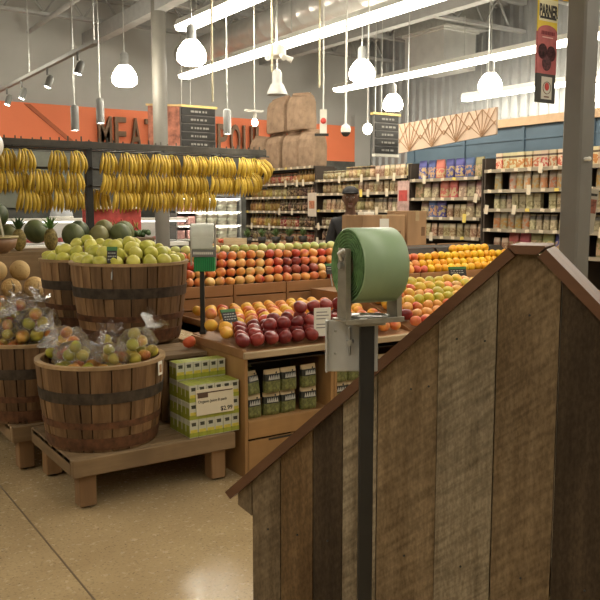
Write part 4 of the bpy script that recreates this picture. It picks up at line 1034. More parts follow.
def banana_mesh(off,ln,bow):
    b=MB(); pts=[];rad=[]
    for i in range(9):
        f=i/8; z=-ln*f; out=-bow*math.sin(PI*min(1,f*1.02))*1.0; pts.append((off*(.70+.34*min(1,f*1.6)),out-.012,z))
        rad.append((.006 if i==0 else .010 if i==1 else .0195 if 2<i<7 else .017 if i in(2,) else .013 if i==7 else .004))
    b.tube(pts,rad,7,0); p=Vector(pts[-1]); b.cyl(p,p+Vector((0,.002,-.006)),.005,.003,n=6,m=1)
    return b.mesh('banana',[ym,tipm])
def hand_proto(n,ln,seed):
    q=random.Random(seed); out=[]
    for i in range(n):
        off=(i-(n-1)/2)*.039; out.append(banana_mesh(off,ln*q.uniform(.93,1.03)-abs(off)*.16,.045+q.uniform(-.012,.014)))
    b=MB(); b.ball((0,-.010,-.003),.028,.014,.016,10,7); return out,b.mesh('crown',[plain('banana_crown_%d'%seed,(.45,.36,.06),.7)])
HP=[hand_proto(5,.25,1),hand_proto(6,.25,2),hand_proto(5,.245,3),hand_proto(6,.24,4)]
def hand(x,y,z,label,v,rz=0,tilt=0):
    t=empty('banana_bunch',label,'banana bunch',(x,y,z-.02),group='banana bunches on the rack'); t.rotation_euler=(0,tilt,rz)
    ms,cr=HP[v]
    for m in ms:
        o=bpy.data.objects.new('banana',m); COL.objects.link(o); o.parent=t
    o=bpy.data.objects.new('crown',cr); COL.objects.link(o); o.parent=t
q=random.Random(4)
def xat(px): dx=(px-300)/780; return 8.0*(math.sin(YAW)+math.cos(YAW)*dx)/(math.cos(YAW)-math.sin(YAW)*dx)
runs=[(0,'top',[1.42,1.60,1.78,1.95,2.11,2.45,2.62,2.98,3.16,3.33,3.53,3.70,3.87,4.05,4.22,4.40,4.58,4.76]),
      (1,'middle',[1.55,1.72,1.90,2.07,2.24,2.41,2.59,2.98,3.14,3.30,3.48,3.70,3.88,4.05,4.22,4.40,4.57]),
      (2,'lowest',[2.13,2.29,2.45,2.61,3.10,3.28,3.45,3.62,3.80,3.97,4.13])]
for k,nm,xs in runs:
    a=[x for x in xs if x<2.79]; c=[x for x in xs if x>2.79]
    for i,x in enumerate(xs):
        v=q.randrange(4)
        where='%s from the post toward the hanging scale'%od(len(a)-i) if x<2.79 else '%s from the post toward the paper sacks'%od(i-len(a)+1)
        hand(x,8.1-.10+.02*k+(.03 if i%2 else -.03),RZ[k],'yellow banana bunch on the %s rail, %s'%(nm,where),v,q.uniform(-.18,.18),q.uniform(-.06,.06))
hand(4.83,7.97,RZ[0]-.04,'yellow banana bunch swinging out at the end of the top rail',1,.5,-.55)
hand(4.70,7.97,RZ[1]+.02,'yellow banana bunch at the sack end below the top rail end',0,.4,-.35)
for i,x in enumerate((2.86,2.99)): hand(x,8.22,RZ[2],'banana bunch on the back of the lowest rail, %s behind the post'%od(i+1),2,PI)

# ------------------------------------------------------------------ melon table and hanging scale
t=empty('melon_table','dark stepped wooden table of melons behind the barrels','table',(0,0,0))
b=MB(); b.bbox(.95,3.05,6.4,6.43,.70,.84,.004); b.build('front_board',M['tablew'],t)
b=MB(); b.bbox(.95,3.05,6.43,6.95,.78,.81,.003); b.bbox(.95,3.05,6.95,7.6,1.14,1.17,.003); b.bbox(.95,3.05,6.95,6.98,.81,1.14,.003); b.build('step_shelf',M['tablew'],t)
for x in (1.0,2.95):
    for y in (6.5,7.5):
        b=MB(); b.bbox(x-.04,x+.04,y-.04,y+.04,0,.78 if y<7 else 1.14,.003); b.build('leg',M['legw'],t)
b=MB(); b.box(.97,3.03,7.55,7.58,.1,1.14); b.build('back_panel',M['inside'],t)
for i,(x,y,z) in enumerate(((1.40,6.53,.902),(1.58,6.53,.902),(1.765,6.53,.902),(1.22,6.53,.902),(1.49,6.60,1.04),(1.67,6.60,1.04),(1.31,6.60,1.04),(1.95,6.55,.902))):
    put('cant',(x,y,z),['cantaloupe in the front row of melons, third from the picture edge','cantaloupe in the front row of melons, just below the upper pair','cantaloupe at the barrel end of the front melon row','cantaloupe at the picture edge end of the front melon row','cantaloupe on the upper row, beside a chalk sign','cantaloupe on the upper row at its barrel end','cantaloupe on the upper row at the picture edge','cantaloupe hidden behind the rear pear barrel rim'][i],'cantaloupes stacked behind the barrels',.4)
ml_=[('dmel',2.30,7.15,1.135),('omel',2.53,7.12,1.127),('dmel',2.76,7.15,1.135),('dmel',2.42,7.36,1.16),('omel',2.66,7.34,1.17),('dmel',2.02,7.36,1.17),('dmel',2.88,7.38,1.15),('dmel',1.55,7.15,1.135),('omel',1.78,7.38,1.14),('dmel',1.66,7.28,1.32),('omel',2.42,6.75,.905),('dmel',2.67,6.78,.915),('omel',2.18,6.78,.905),('dmel',2.90,6.75,.915)]
ml=[(k,x,y,z+(.165 if y>7 else .025)) for k,x,y,z in ml_]
for i,(k,x,y,z) in enumerate(ml):
    row='rear step' if y>7 else 'front step'
    hi_=' topping the heap' if z>1.40 else ''
    nm='dark green melon' if k=='dmel' else 'olive green melon'
    ref=sorted([m for m in ml if (m[2]>7)==(y>7) and m[0]==k],key=lambda m:m[1]); r_=[m for m in ref].index((k,x,y,z))+1
    put(k,(x,y,z),'%s%s, %s of the melon table, %s from the scale'%(nm,hi_,row,od(r_)),'round melons on the stepped table',.5)
pin=plain('pineapple_skin',(.22,.16,.04),.7,var=.6,sc=45)
for i,(x,y) in enumerate(((1.80,7.10),(2.08,7.10),(1.30,7.12))):
    z0=1.03 if y>6.95 else .81
    z0=.8105 if y<6.95 else 1.1705
    t=empty('pineapple',['pineapple with spiky crown on the rear melon step, middle of three','pineapple with spiky crown nearest the rear pear barrel','pineapple with spiky crown nearest the hanging scale'][i],'pineapple',(x,y,z0),i*1.1)
    b=MB(); b.ball((0,0,.10),.062,.062,.10,16,12,0,lambda d:1+.04*math.sin(14*d.z)*math.sin(8*math.atan2(d.y,d.x))); b.build('body',pin,t)
    b=MB(); q=random.Random(i)
    for k in range(26):
        a=k*2.4; el=.25+1.15*(k/26); L=.17-.05*(k/26); d=Vector((math.cos(a)*math.cos(el),math.sin(a)*math.cos(el),math.sin(el))); s_=Vector((-math.sin(a),math.cos(a),0))*.011
        p0=Vector((0,0,.185)); p1=p0+d*L*.55+Vector((0,0,.02)); p2=p0+d*L
        b.add([p0-s_,p0+s_,p1+s_*.8,p1-s_*.8,p2],[(0,1,2,3),(3,2,4)],0)
    b.build('leafy_crown',M['leaf2'] if i else M['leaf'],t)
# cucumbers on the step
def cuke(): 
    b=MB(); b.tube([(-.13,0,0),(-.11,0,.0),(-.04,.004,.006),(.04,.004,.006),(.11,0,0),(.13,0,0)],[.006,.020,.024,.024,.020,.005],10); return b.mesh('cucumber',[M['leaf2']])
cm=cuke()
for i in range(6):
    o=bpy.data.objects.new('cucumber',cm); COL.objects.link(o); o.location=(2.02+.05*(i%3)*1.0+(i//3)*.03,6.47+.055*i,.835); o.location.z=.836; o.rotation_euler=(0,0,.1*(i%3)-.1); o.location.x=2.28
    tag(o,'green cucumber lying on the melon table, %s from its front board'%od(i+1),'cucumber','cucumbers on the melon table')
# hanging produce scale
t=empty('hanging_scale','hanging produce scale with white dial and brown wooden bowl','scale',tuple(cf(-2.40,6.05,0)),-YAW)
wb=wood('brown_wood_bowl',(.20,.10,.05),(.34,.19,.095),'X',.5,12,.05)
b=MB(); b.lathe([(.02,1.19),(.12,1.20),(.185,1.245),(.205,1.325),(.19,1.325),(.17,1.26),(.11,1.215),(0,1.205)],30); B=b.build('bowl',wb,t)
b=MB(); b.lathe([(.198,1.320),(.212,1.320),(.212,1.334),(.198,1.334),(.198,1.320)],30); b.build('rim',plain('rim_tan',(.50,.40,.18),.5),B)
for a in (80,200,320):
    b=MB(); a=R(a); b.cyl((.2*math.cos(a),.2*math.sin(a),1.325),(.01*math.cos(a),.01*math.sin(a),1.90),.006,n=8); b.build('cord',plain('cord_tan',(.55,.50,.35),.6),t)
b=MB(); b.cyl((0,-.05,2.03),(0,.05,2.03),.12,n=32); b.cyl((0,0,1.88),(0,0,1.92),.03,n=12); D=b.build('dial_housing',M['white'],t)
b=MB(); b.lathe([(.105,-.001),(.105,.002),(.1,.002),(.1,-.001)],32,0,Matrix.Translation((0,-.051,2.03))@Matrix.Rotation(PI/2,4,'X')); b.box(-.003,.003,-.054,-.051,2.03,2.11); b.build('pointer',M['ink'],D)
b=MB(); b.cyl((0,0,2.15),(0,0,4.42),.012,n=8); b.build('suspension_rod',M['galv'],t)

# ------------------------------------------------------------------ meat counter and things before the back wall
t=empty('meat_counter','long white-fronted meat counter with lit glass case along the back wall','counter',(0,0,0))
b=MB(); b.bbox(-3,6.9 -1.4,11.35,12.15,0,.95,.01); b.build('base',plain('counter_front',(.12,.11,.10),.5),t)
b=MB(); b.bbox(-3,5.5,11.32,12.15,.96,1.02,.005); b.build('worktop',M['white'],t)
gm=bpy.data.materials.new('case_glass'); gm.use_nodes=True; g=gm.node_tree.nodes['Principled BSDF']; g.inputs['Transmission Weight'].default_value=1; g.inputs['Roughness'].default_value=.02; g.inputs['IOR'].default_value=1.05
b=MB(); b.box(-3,5.5,11.36,11.368,1.02,1.36); b.build('front_glass',gm,t)
b=MB(); b.bbox(-3,5.5,11.34,11.75,1.36,1.40,.004); b.build('canopy',M['white'],t)
b=MB(); b.box(-3,5.5,11.42,11.5,1.335,1.36); b.build('case_and_fill_light',M['caselight'],t)
b=MB(); b.box(-3,5.5,12.1,12.13,1.02,1.36); b.build('case_back',M['white'],t)
mr=plain('raw_meat_red',(.45,.10,.08),.4,var=.5,sc=12)
for i in range(16):
    x=-1.0+i*.4; b=MB(); b.bbox(x,x+.36,11.5,11.95,1.022,1.05,.004); tr=b.build('tray',M['white'],t)
    b=MB(); b.ball((x+.18,11.72,1.06),.15,.18,.05,14,8,0,lambda d:1+.12*math.sin(9*d.x)*math.sin(8*d.y)); b.build('cut_of_meat',mr,tr)
# wall shelf and screens behind the counter
t=empty('wall_equipment','dark shelf with pale bar and small display boards behind the meat counter','shelf',(2.9,12.6,1.55))
b=MB(); b.bbox(-.9,.35,.0,.35,.38,.44,.005); b.build('pale_bar',plain('pale_bar',(.5,.5,.45),.5),t)
b=MB(); b.bbox(-.7,1.5,.30,.35,.0,.9,.004); b.build('tile_panel',plain('tile_grey_green',(.16,.17,.13),.35,var=.25,sc=3),t)
for x,z in ((.10,.50),(.10,.26),(.45,.28)): b=MB(); b.bbox(x-.12,x+.14,.27,.30,z,z+.10,.003); b.build('display_board',M['ink'],t)
t=empty('pale_dome','pale grey rounded dome standing on the meat counter','cover',(3.55,11.55,1.40))  # made-up plain dome standing for an unclear pale, head-like shape
b=MB(); b.lathe([(.16,0),(.165,.06),(.13,.16),(.06,.22),(0,.24)],24); b.build('cloth',plain('pale_grey_dome',(.50,.52,.55),.8),t)
b=MB(); b.lathe([(.168,.0),(.172,.0),(.172,.03),(.166,.03)],24); b.build('base_band',M['white'],t)
# red display bin of chillies before the counter
t=empty('red_display_bin','red display bin with green and pale hanging peppers under the bananas','display bin',(3.64,9.5,0))
b=MB(); b.bbox(-.38,.38,-.25,.25,.02,1.18,.006); b.build('bin_body',plain('bin_brown',(.14,.09,.05),.6),t)
b=MB(); b.bbox(-.38,.38,.18,.25,1.18,1.54,.006); b.build('red_backboard',M['red'],t)
b=MB(); b.bbox(-.30,-.02,.10,.17,1.535,1.575,.01); b.bbox(.12,.36,.10,.17,1.535,1.565,.01); b.build('pale_packet',M['whitep'],t)
b=MB(); q=random.Random(6)
pg=plain('pepper_olive',(.30,.24,.06),.5,var=.3); 
for i in range(16):
    x=q.uniform(-.05,.32); z=q.uniform(1.28,1.42); b=MB(); b.tube([(x,.12,z),(x+q.uniform(-.03,.03),.11,z-.05),(x+q.uniform(-.06,.06),.12,z-.11)],[.010,.012,.003],7); b.build('pepper',pg if i%3 else plain('pepper_red_%d'%i,(.42,.05,.03),.4),t)
b=MB(); 
for i in range(60): b.ball((q.uniform(-.35,.35),q.uniform(-.22,.10),1.20+q.uniform(0,.05)),.035,.03,.03,8,6)
o=b.build('loose_greens',M['leaf'],t); o['kind']='stuff'
# white tub case
t=empty('dairy_shelf','open shelf of stacked white tubs beyond the bananas','shelf',(6.15,11.9,0)); TZ=(1.04,1.27,1.50)
b=MB(); b.bbox(-.62,.62,.30,.34,0,1.79,.004); b.build('back',plain('case_grey',(.20,.17,.14),.6),t)
for z in TZ: b=MB(); b.bbox(-.62,.62,-.06,.30,z-.03,z-.004,.003); b.build('shelf_board',M['white'],t)
for x in (-.62,.60): b=MB(); b.bbox(x,x+.02,-.05,.30,0,1.79,.003); b.build('side_panel',M['grey'],t)
for z in TZ: b=MB(); b.box(-.58,.58,-.06,-.045,z+.200,z+.206); b.build('case_and_fill_light',M['tub_fill'],t)  # glowing strips added under each level to brighten the tubs
b=MB(); b.bbox(-.60,.60,-.08,.30,1.75,1.79,.004); b.build('top_hood',M['grey'],t)
b=MB(); b.bbox(-.60,.60,-.04,.30,.0,.95,.004); b.build('base',plain('case_base',(.16,.10,.08),.6),t)
tubm=[plain('tub_white',(.86,.84,.72),.4,var=.03),plain('tub_label',(.66,.66,.52),.5)]
b=MB(); b.lathe([(0,0),(.080,0),(.094,.165),(.098,.167),(.098,.188),(0,.19)],18,0); b.lathe([(.0868,.06),(.0915,.115)],18,1); tm=b.mesh('white_tub',tubm)
b=MB(); b.bbox(-.07,.07,-.06,.06,0,.14,.01); pm2=b.mesh('pink_box',[plain('pink_box',(.55,.30,.27),.5,var=.4,sc=14)])
for k,z in enumerate(TZ):
    for i in range(6):
        x=6.15-.52+i*.2; wt=i>1 or False
        o=bpy.data.objects.new('white_tub' if wt else 'pink_box',tm if wt else pm2); COL.objects.link(o); o.location=(x,11.94,z-.003)
        tag(o,('white tub with small label on the %s dairy shelf, %s from the pink boxes'%(('lowest','middle','top')[k],od(i-1))) if wt else 'pink printed box on the %s dairy shelf, %s from the white tubs'%(('lowest','middle','top')[k],od(2-i)),'tub' if wt else 'box','tubs and boxes on the dairy shelf')
# low table with herbs and tomatoes before the wall shelves
t=empty('herb_table','small wooden table of potted herbs in front of the wall shelves','table',(5.75,9.6,0))
b=MB(); b.bbox(-.75,.75,-.3,.3,1.0,1.05,.004); b.build('table_top',M['slat'],t)
for x in (-.7,.7):
    for y in (-.25,.25): b=MB(); b.bbox(x-.03,x+.03,y-.03,y+.03,0,1.0,.003); b.build('leg',M['legw'],t)
b=MB(); b.bbox(-.72,.72,-.28,-.26,.1,1.0); b.build('front_panel',M['inside'],t)
for i in range(5):
    x=5.52+i*.235; t=empty('potted_herb','potted green herb on the small table, %s from the tomato tray'%od(i+1),'herb',(x,9.5,1.051),i,group='potted herbs')
    b=MB(); b.lathe([(0,0),(.05,0),(.065,.09),(.058,.09),(0,.085)],14); b.build('pot',M['ink'],t)
    b=MB(); q=random.Random(i)
    for k in range(60):
        a=q.uniform(0,6.28); el=q.uniform(.6,1.5); L=q.uniform(.09,.15); d=Vector((math.cos(a)*math.cos(el),math.sin(a)*math.cos(el),math.sin(el))); s_=Vector((-math.sin(a),math.cos(a),0))*.008
        p0=Vector((0,0,.085)); b.add([p0,p0+d*L*.6+s_,p0+d*L,p0+d*L*.6-s_],[(0,1,2,3)],0)
    b.build('leaves',plain('herb_green_%d'%i,(.10,.16,.05),.6,var=.4,sc=20),t)
t=empty('tomato_tray','small wooden tray of red tomatoes beside the potted herbs','tray',(5.22,9.45,1.051))
b=MB(); b.bbox(-.18,.18,-.13,.13,0,.02,.003); b.bbox(-.18,.18,-.14,-.125,0,.09,.003); b.bbox(-.18,.18,.125,.14,0,.09,.003); b.build('tray_board',M['lip'],t)
b=MB(); b.ball((0,0,0),.035,.035,.030,12,8); tmm=b.mesh('tomato',[plain('tomato_skin',(.55,.09,.04),.3,var=.2)])
for i in range(10):
    o=bpy.data.objects.new('tomato',tmm); COL.objects.link(o); o.location=(5.22-.145+(i%5)*.072,9.45-.06+(i//5)*.08,1.103); tag(o,'red tomato in the small tray, %s row, %s from its edge'%(('front','back')[i//5],od(i%5+1)),'tomato','tomatoes in the small tray')

# ------------------------------------------------------------------ wall shelves (gondola bays) and their goods
GX=6.9
PK={}
def pk(key,name,shape,w_,d_,h,mat):
    b=MB()
    if shape=='box': b.bbox(-d_/2,d_/2,-w_/2,w_/2,0,h,.003)
    elif shape=='pouch':
        vs=[]
        for z,k,kw in ((0,.9,1),(.12*h,1,1),(.7*h,.8,.97),(.9*h,.3,.95),(h,.06,.95)):
            for i in range(10):
                a=2*PI*i/10; vs.append((d_/2*k*math.copysign(abs(math.cos(a))**.8,math.cos(a)),w_/2*kw*math.copysign(abs(math.sin(a))**.6,math.sin(a)),z*1.0))
        b.add(vs,[(j*10+i,j*10+(i+1)%10,(j+1)*10+(i+1)%10,(j+1)*10+i) for j in range(4) for i in range(10)],0,True); b.add(vs[:10]+vs[40:],[tuple(range(9,-1,-1)),tuple(range(10,20))],0)
    elif shape=='jar': b.lathe([(0,0),(w_/2,0),(w_/2,.66*h),(w_*.36,.80*h),(w_*.36,.84*h),(w_*.40,.84*h),(w_*.40,h),(0,h)],14,0)
    elif shape=='bottle': b.lathe([(0,0),(w_/2,0),(w_/2,.58*h),(w_*.18,.80*h),(w_*.18,.9*h),(w_*.21,.9*h),(w_*.21,h),(0,h)],14,0)
    PK[key]=(name,b.mesh(name,[mat]),w_,h)
pk('cereal','snack_carton','box',.098,.06,.185,pack('carton_cream',(.62,.50,.32),(.10,.06,.04),(.52,.15,.06),None,(.68,.80)))
pk('granola','snack_bag','pouch',.10,.06,.20,pack('bag_clear_tan',(.42,.34,.22),(.55,.48,.36),(.50,.24,.08),None,(.70,.95)))
pk('paste','paper_bag','box',.09,.06,.17,pack('bag_kraft_green',(.45,.38,.22),(.40,.34,.20),(.25,.20,.10),None,(.6,.7)))
pk('smallbag','snack_bag','pouch',.085,.05,.17,pack('bag_dark_tan',(.36,.28,.17),(.10,.08,.06),(.55,.44,.28),None,(.66,.9)))
pk('blue','snack_pouch','pouch',.15,.07,.235,pack('pouch_blue',(.08,.10,.30),(.10,.12,.36),(.55,.36,.18),None,(.7,.95)))
pk('redp','snack_pouch','pouch',.15,.07,.235,pack('pouch_red',(.48,.10,.09),(.52,.14,.11),(.50,.36,.2),None,(.6,.95)))
pk('greenp','snack_pouch','pouch',.15,.07,.235,pack('pouch_olive',(.30,.28,.11),(.38,.34,.14),(.58,.42,.22),None,(.7,.95)))
pk('mixp','snack_pouch','pouch',.13,.07,.20,pack('pouch_mixed',(.32,.22,.15),(.22,.12,.10),(.58,.46,.30),None,(.68,.92),22))
pk('grainp','snack_pouch','pouch',.10,.06,.16,pack('pouch_grain',(.48,.36,.21),(.60,.50,.34),(.30,.18,.09),None,(.7,.92),40))
pk('jar','sauce_jar','jar',.085,.085,.165,pack('jar_tan',(.42,.29,.13),(.14,.10,.06),(.60,.48,.27),None,(.72,.95),26))
pk('jarred','sauce_jar','jar',.085,.085,.155,pack('jar_red',(.42,.13,.06),(.16,.11,.06),(.58,.42,.25),None,(.72,.95),26))
pk('honey','oil_bottle','bottle',.085,.085,.20,pack('bottle_amber',(.40,.23,.06),(.20,.13,.05),(.52,.36,.10),None,(.62,.95),20))
pk('dark','sauce_bottle','bottle',.075,.075,.19,pack('bottle_dark',(.12,.07,.045),(.30,.22,.14),(.42,.28,.16),None,(.62,.95),26))
pk('can','tin_can','jar',.082,.082,.125,pack('can_label',(.50,.42,.27),(.20,.13,.08),(.36,.24,.12),None,(.74,.95),30))
shelfm=plain('shelf_dark_brown',(.075,.055,.040),.6,.2); tagm=plain('price_tag',(.72,.62,.46),.6,var=.1); tagy=plain('price_tag_yellow',(.80,.62,.14),.6)
pq=random.Random(33)
def bay(y0,y1,levels,label,goods,where,sorts,gap=.012,topz=None,ntag=None,skip=0,depth=.40):
    t=empty('wall_shelving',label,'shelving',(GX,y0,0)); L=y1-y0
    b=MB(); b.box(depth,depth+.03,.0,L,0,topz or 2.12); b.box(.06,depth,.01,L-.01,.0,.16); b.build('back_panel',plain('shelf_back',(.09,.07,.05),.7),t)
    for yy in (0,L-.02): b=MB(); b.box(.02,depth,yy,yy+.02,0,topz or 2.12); b.build('upright',shelfm,t)
    for li,z in enumerate(levels):
        b=MB(); b.bbox(0,depth,.022,L-.022,z-.028,z,.002); s=b.build('shelf_board',shelfm,t)
        b=MB(); b.box(-.006,0,.02,L-.02,z-.034,z+.004); b.build('edge_strip',plain('edge_strip',(.34,.28,.20),.5),s)
        n=int(L/ (ntag or .17))
        for i in range(n):
            yy=L*(i+.5)/n+pq.uniform(-.03,.03); hh=.035 if pq.random()<.8 else .075
            M_=Matrix.Translation((-.008,yy,z-.03))@Matrix.Rotation(R(pq.uniform(-12,12)),4,'X')
            b=MB(); b.box(-.003,.0,-.028,.028,-.0 if hh<.05 else -.03,hh-.0,0,M_); b.build('price_tag',tagy if pq.random()<.1 else tagm,s)
    nl=len(levels)
    for li,(z,g) in enumerate(zip(levels,goods)):
        if not g: continue
        y=y0+.03; i=0; lst=[]
        while True:
            key=g[min(len(g)-1,int((y-y0)/L*len(g)))] if sorts else pq.choice(g)
            name,me,w_,h=PK[key]
            if y+w_>y1-.03: break
            if pq.random()>skip: lst.append((key,y+w_/2))
            y+=w_+gap*pq.uniform(.3,1.4)
        for i,(key,yy) in enumerate(lst):
            name,me,w_,h=PK[key]
            o=bpy.data.objects.new(name,me); COL.objects.link(o); o.location=(GX+.045+pq.uniform(0,.02)+.035,yy,z+.0005); o.rotation_euler=(0,0,pq.uniform(-.08,.08))
            if name in('sauce_jar','oil_bottle','sauce_bottle','tin_can'): o.rotation_euler=(0,0,pq.uniform(0,6))
            dn={'cereal':'cream and orange snack carton','granola':'clear tan snack bag','paste':'kraft paper bag','smallbag':'dark-topped tan snack bag','blue':'large blue snack pouch','redp':'large red snack pouch','greenp':'large olive snack pouch','mixp':'brown printed pouch','grainp':'pale grain pouch','jar':'tan sauce jar','jarred':'red sauce jar','honey':'amber bottle','dark':'dark sauce bottle','can':'labelled tin can'}[key]
            tag(o,'%s on the %s shelf %s, %s along'%(dn,od(li+1),where,od(i+1)),dn.split()[-1],'goods on the shelves '+where)
    return t
bay(3.75,5.08,(1.985,1.755,1.54,1.31,1.05),'dark wall shelving of snacks seen past the square column',[['cereal'],['granola'],['mixp','paste'],['smallbag'],['mixp','greenp']],'past the square column',True,.01)
bay(5.10,6.42,(1.985,1.755,1.54,1.31,1.05),'dark wall shelving of cartons and bags under the blue fascia',[['cereal'],['granola'],['paste','paste','smallbag'],['smallbag','granola'],['blue','greenp','redp','grainp']],'under the blue fascia',True,.010,skip=.04)
bay(6.44,7.70,(1.915,1.675,1.435,1.20,.80),'wall shelving topped by large blue pouches under the sunburst board',[['greenp','blue','blue','redp','blue','blue','redp'],['mixp','redp','mixp','greenp'],['mixp','grainp','blue','mixp'],['grainp'],['grainp']],'below the sunburst board',True,.014)
bay(7.72,9.82,(1.97,1.765,1.52,1.28,1.06),'long wall shelving of jars and bags behind the worker',[['grainp','jar','can'],['grainp','jar'],['smallbag','jar','grainp'],['jarred','can'],['jarred','dark']],'behind the worker',True,.012)
bay(9.84,11.95,(2.19,1.945,1.73,1.50,1.25,1.02),'wall shelving of bottles with paper sacks heaped on top',[[],['honey','jarred','jarred','can'],['dark','dark','jar','honey','honey'],['dark','dark','honey','honey'],['dark','jarred','honey','honey'],['jarred','dark']],'below the paper sacks',True,.010,topz=2.16)
t=empty('shelf_sign','pale vertical aisle sign on the shelf end below the paper sacks','sign',(6.86,9.83,1.42))
b=MB(); b.bbox(-.012,0,-.11,.11,0,.36,.002); b.build('panel',plain('sign_cream',(.60,.52,.42),.6),t)
b=MB(); b.box(-.015,-.012,-.07,.07,.12,.24); b.build('picture',plain('sign_picture',(.40,.16,.08),.6,var=.6,sc=25),t)
t=empty('shelf_sign','reddish vertical aisle sign on the shelving behind the worker','sign',(6.86,7.75,1.42))
b=MB(); b.bbox(-.012,0,-.11,.11,0,.48,.002); b.build('panel',plain('sign_pink',(.52,.34,.30),.6,var=.4,sc=9),t)
b=MB(); b.box(-.015,-.012,-.08,.08,.22,.36); b.build('picture',M['red'],t)
# paper sacks on the far shelving
def sack_mesh(seed):
    q=random.Random(seed); b=MB(); w_,d_=.225,.13
    hs=(0,.02,.14,.30,.42,.50,.545,.57); ds=(.94,1,1.02,1,.92,.60,.16,.12); ws=(.97,1,1,1.01,1,1,.99,.96); n=32; vs=[]
    for j,(z,kd,kw) in enumerate(zip(hs,ds,ws)):
        for i in range(n):
            a=2*PI*(i+.5)/n; c_,s_=math.cos(a),math.sin(a); e=.18
            cr=.07*math.sin(3*a+seed*2+z*17)*(z/.57)+q.uniform(-.035,.035)
            x=d_*kd*math.copysign(abs(c_)**e,c_)*(1+cr); y=w_*kw*math.copysign(abs(s_)**e,s_)*(1+q.uniform(-.012,.012)); vs.append((x,y,z+(q.uniform(-.010,.010) if 0<j else 0)+(.02*math.sin(2*y/w_+seed) if j>5 else 0)))
    b.add(vs,[(j*n+i,j*n+(i+1)%n,(j+1)*n+(i+1)%n,(j+1)*n+i) for j in range(len(hs)-1) for i in range(n)],0); b.add(vs[:n]+vs[-n:],[tuple(range(n-1,-1,-1)),tuple(range(n,2*n))],0)
    return b.mesh('paper_sack',[M['kraft']])
sm=[sack_mesh(i) for i in range(3)]
sl=[(10.12,2.192,0,'lower row paper sack at the end nearest the worker'),(10.62,2.192,1,'lower row paper sack, second from the end nearest the worker'),(11.12,2.192,2,'lower row paper sack, third from the end nearest the worker'),(11.62,2.192,0,'lower row paper sack at the end over the bananas'),
    (10.42,2.775,1,'upper paper sack with pointed top edge, nearer the worker'),(11.02,2.775,2,'upper paper sack on the side over the bananas')]
for i,(y,z,v,l) in enumerate(sl):
    o=bpy.data.objects.new('paper_sack',sm[v]); COL.objects.link(o); o.location=(7.06+(.03 if i==1 else 0),y,z); o.rotation_euler=(0,0,(0,.05,-.04,.03,.10,-.05)[i]); tag(o,'large brown '+l,'paper sack','brown paper sacks heaped on the shelving')
    if i==5: o.scale=(1,1.25,1.0)
t=empty('price_sign','small yellow price card below the paper sacks over the bananas','price sign',(6.84,11.35,2.22)); b=MB(); b.bbox(-.01,0,-.18,.18,0,.13,.002); b.build('card',plain('card_yellow',(.72,.50,.12),.6),t)
b=MB()
for y in (-.10,0,.10): b.box(-.013,-.01,y-.02,y+.02,.04,.09)
b.build('print_marks',M['ink'],t)

# ------------------------------------------------------------------ cartons and worker in the aisle
def cbox(w_,d_,h,label,loc,rz=0,lab=False):
    t=empty('cardboard_box',label,'box',loc,rz,group='brown cardboard boxes in the aisle')
    b=MB(); b.bbox(-w_/2,w_/2,-d_/2,d_/2,0,h,.004); b.build('carton_body',M['card'],t)
    b=MB(); b.box(-w_/2+.002,w_/2-.002,-.03,.03,h,h+.0015); b.box(-.03,.03,-d_/2-.0015,-d_/2,h*.72,h); b.build('tape',plain('tape_tan',(.50,.36,.20),.4),t)
    b=MB(); b.bbox(w_*.22,w_*.40,-d_/2-.002,-d_/2,h*.3,h*.55,.0005); b.build('printed_patch',plain('box_print',(.22,.12,.06),.8),t)
    if lab: b=MB(); b.bbox(-.06,.06,-d_/2-.004,-d_/2-.002,h*.55,h*.9,.0005); b.build('white_label',M['whitep'],t)
    return t
zz=[.0,.37,.74,1.11]
for i,z in enumerate(zz): cbox(.56,.34,.367,['bottom cardboard box of the stack before the worker','second cardboard box up in the stack before the worker','third cardboard box up in the stack before the worker','topmost cardboard box of the stack before the worker'][i],(5.15,6.28,z+.002),.0,i==3)
b=MB(); b.bbox(-.07,.07,-.05,.05,0,.03,.004); tag(b.build('white_packet',M['whitep'],None,(5.02,6.24,1.4805)),'small white packet on top of the topmost cardboard box','packet')
for i,z in enumerate((0,.38,.76,1.14)): cbox(.30,.30,.377,['bottom','second','third','top'][i]+' cardboard box of the narrow stack nearest the oranges',(5.66,6.34,z+.002),.1)
for i,(y,h) in enumerate(((6.75,.95),(7.25,.95))):
    t=empty('dark_crate','dark plastic crate under the pale grain pouches, %s from the blue fascia end'%od(i+1),'crate',(6.62,y,0)); b=MB(); b.bbox(-.16,.16,-.23,.23,0,h,.01); b.build('body',M['ink'],t); b=MB(); b.bbox(-.18,.18,-.25,.25,h,h+.05,.008); b.build('lid',plain('crate_grey',(.07,.065,.06),.5),t)

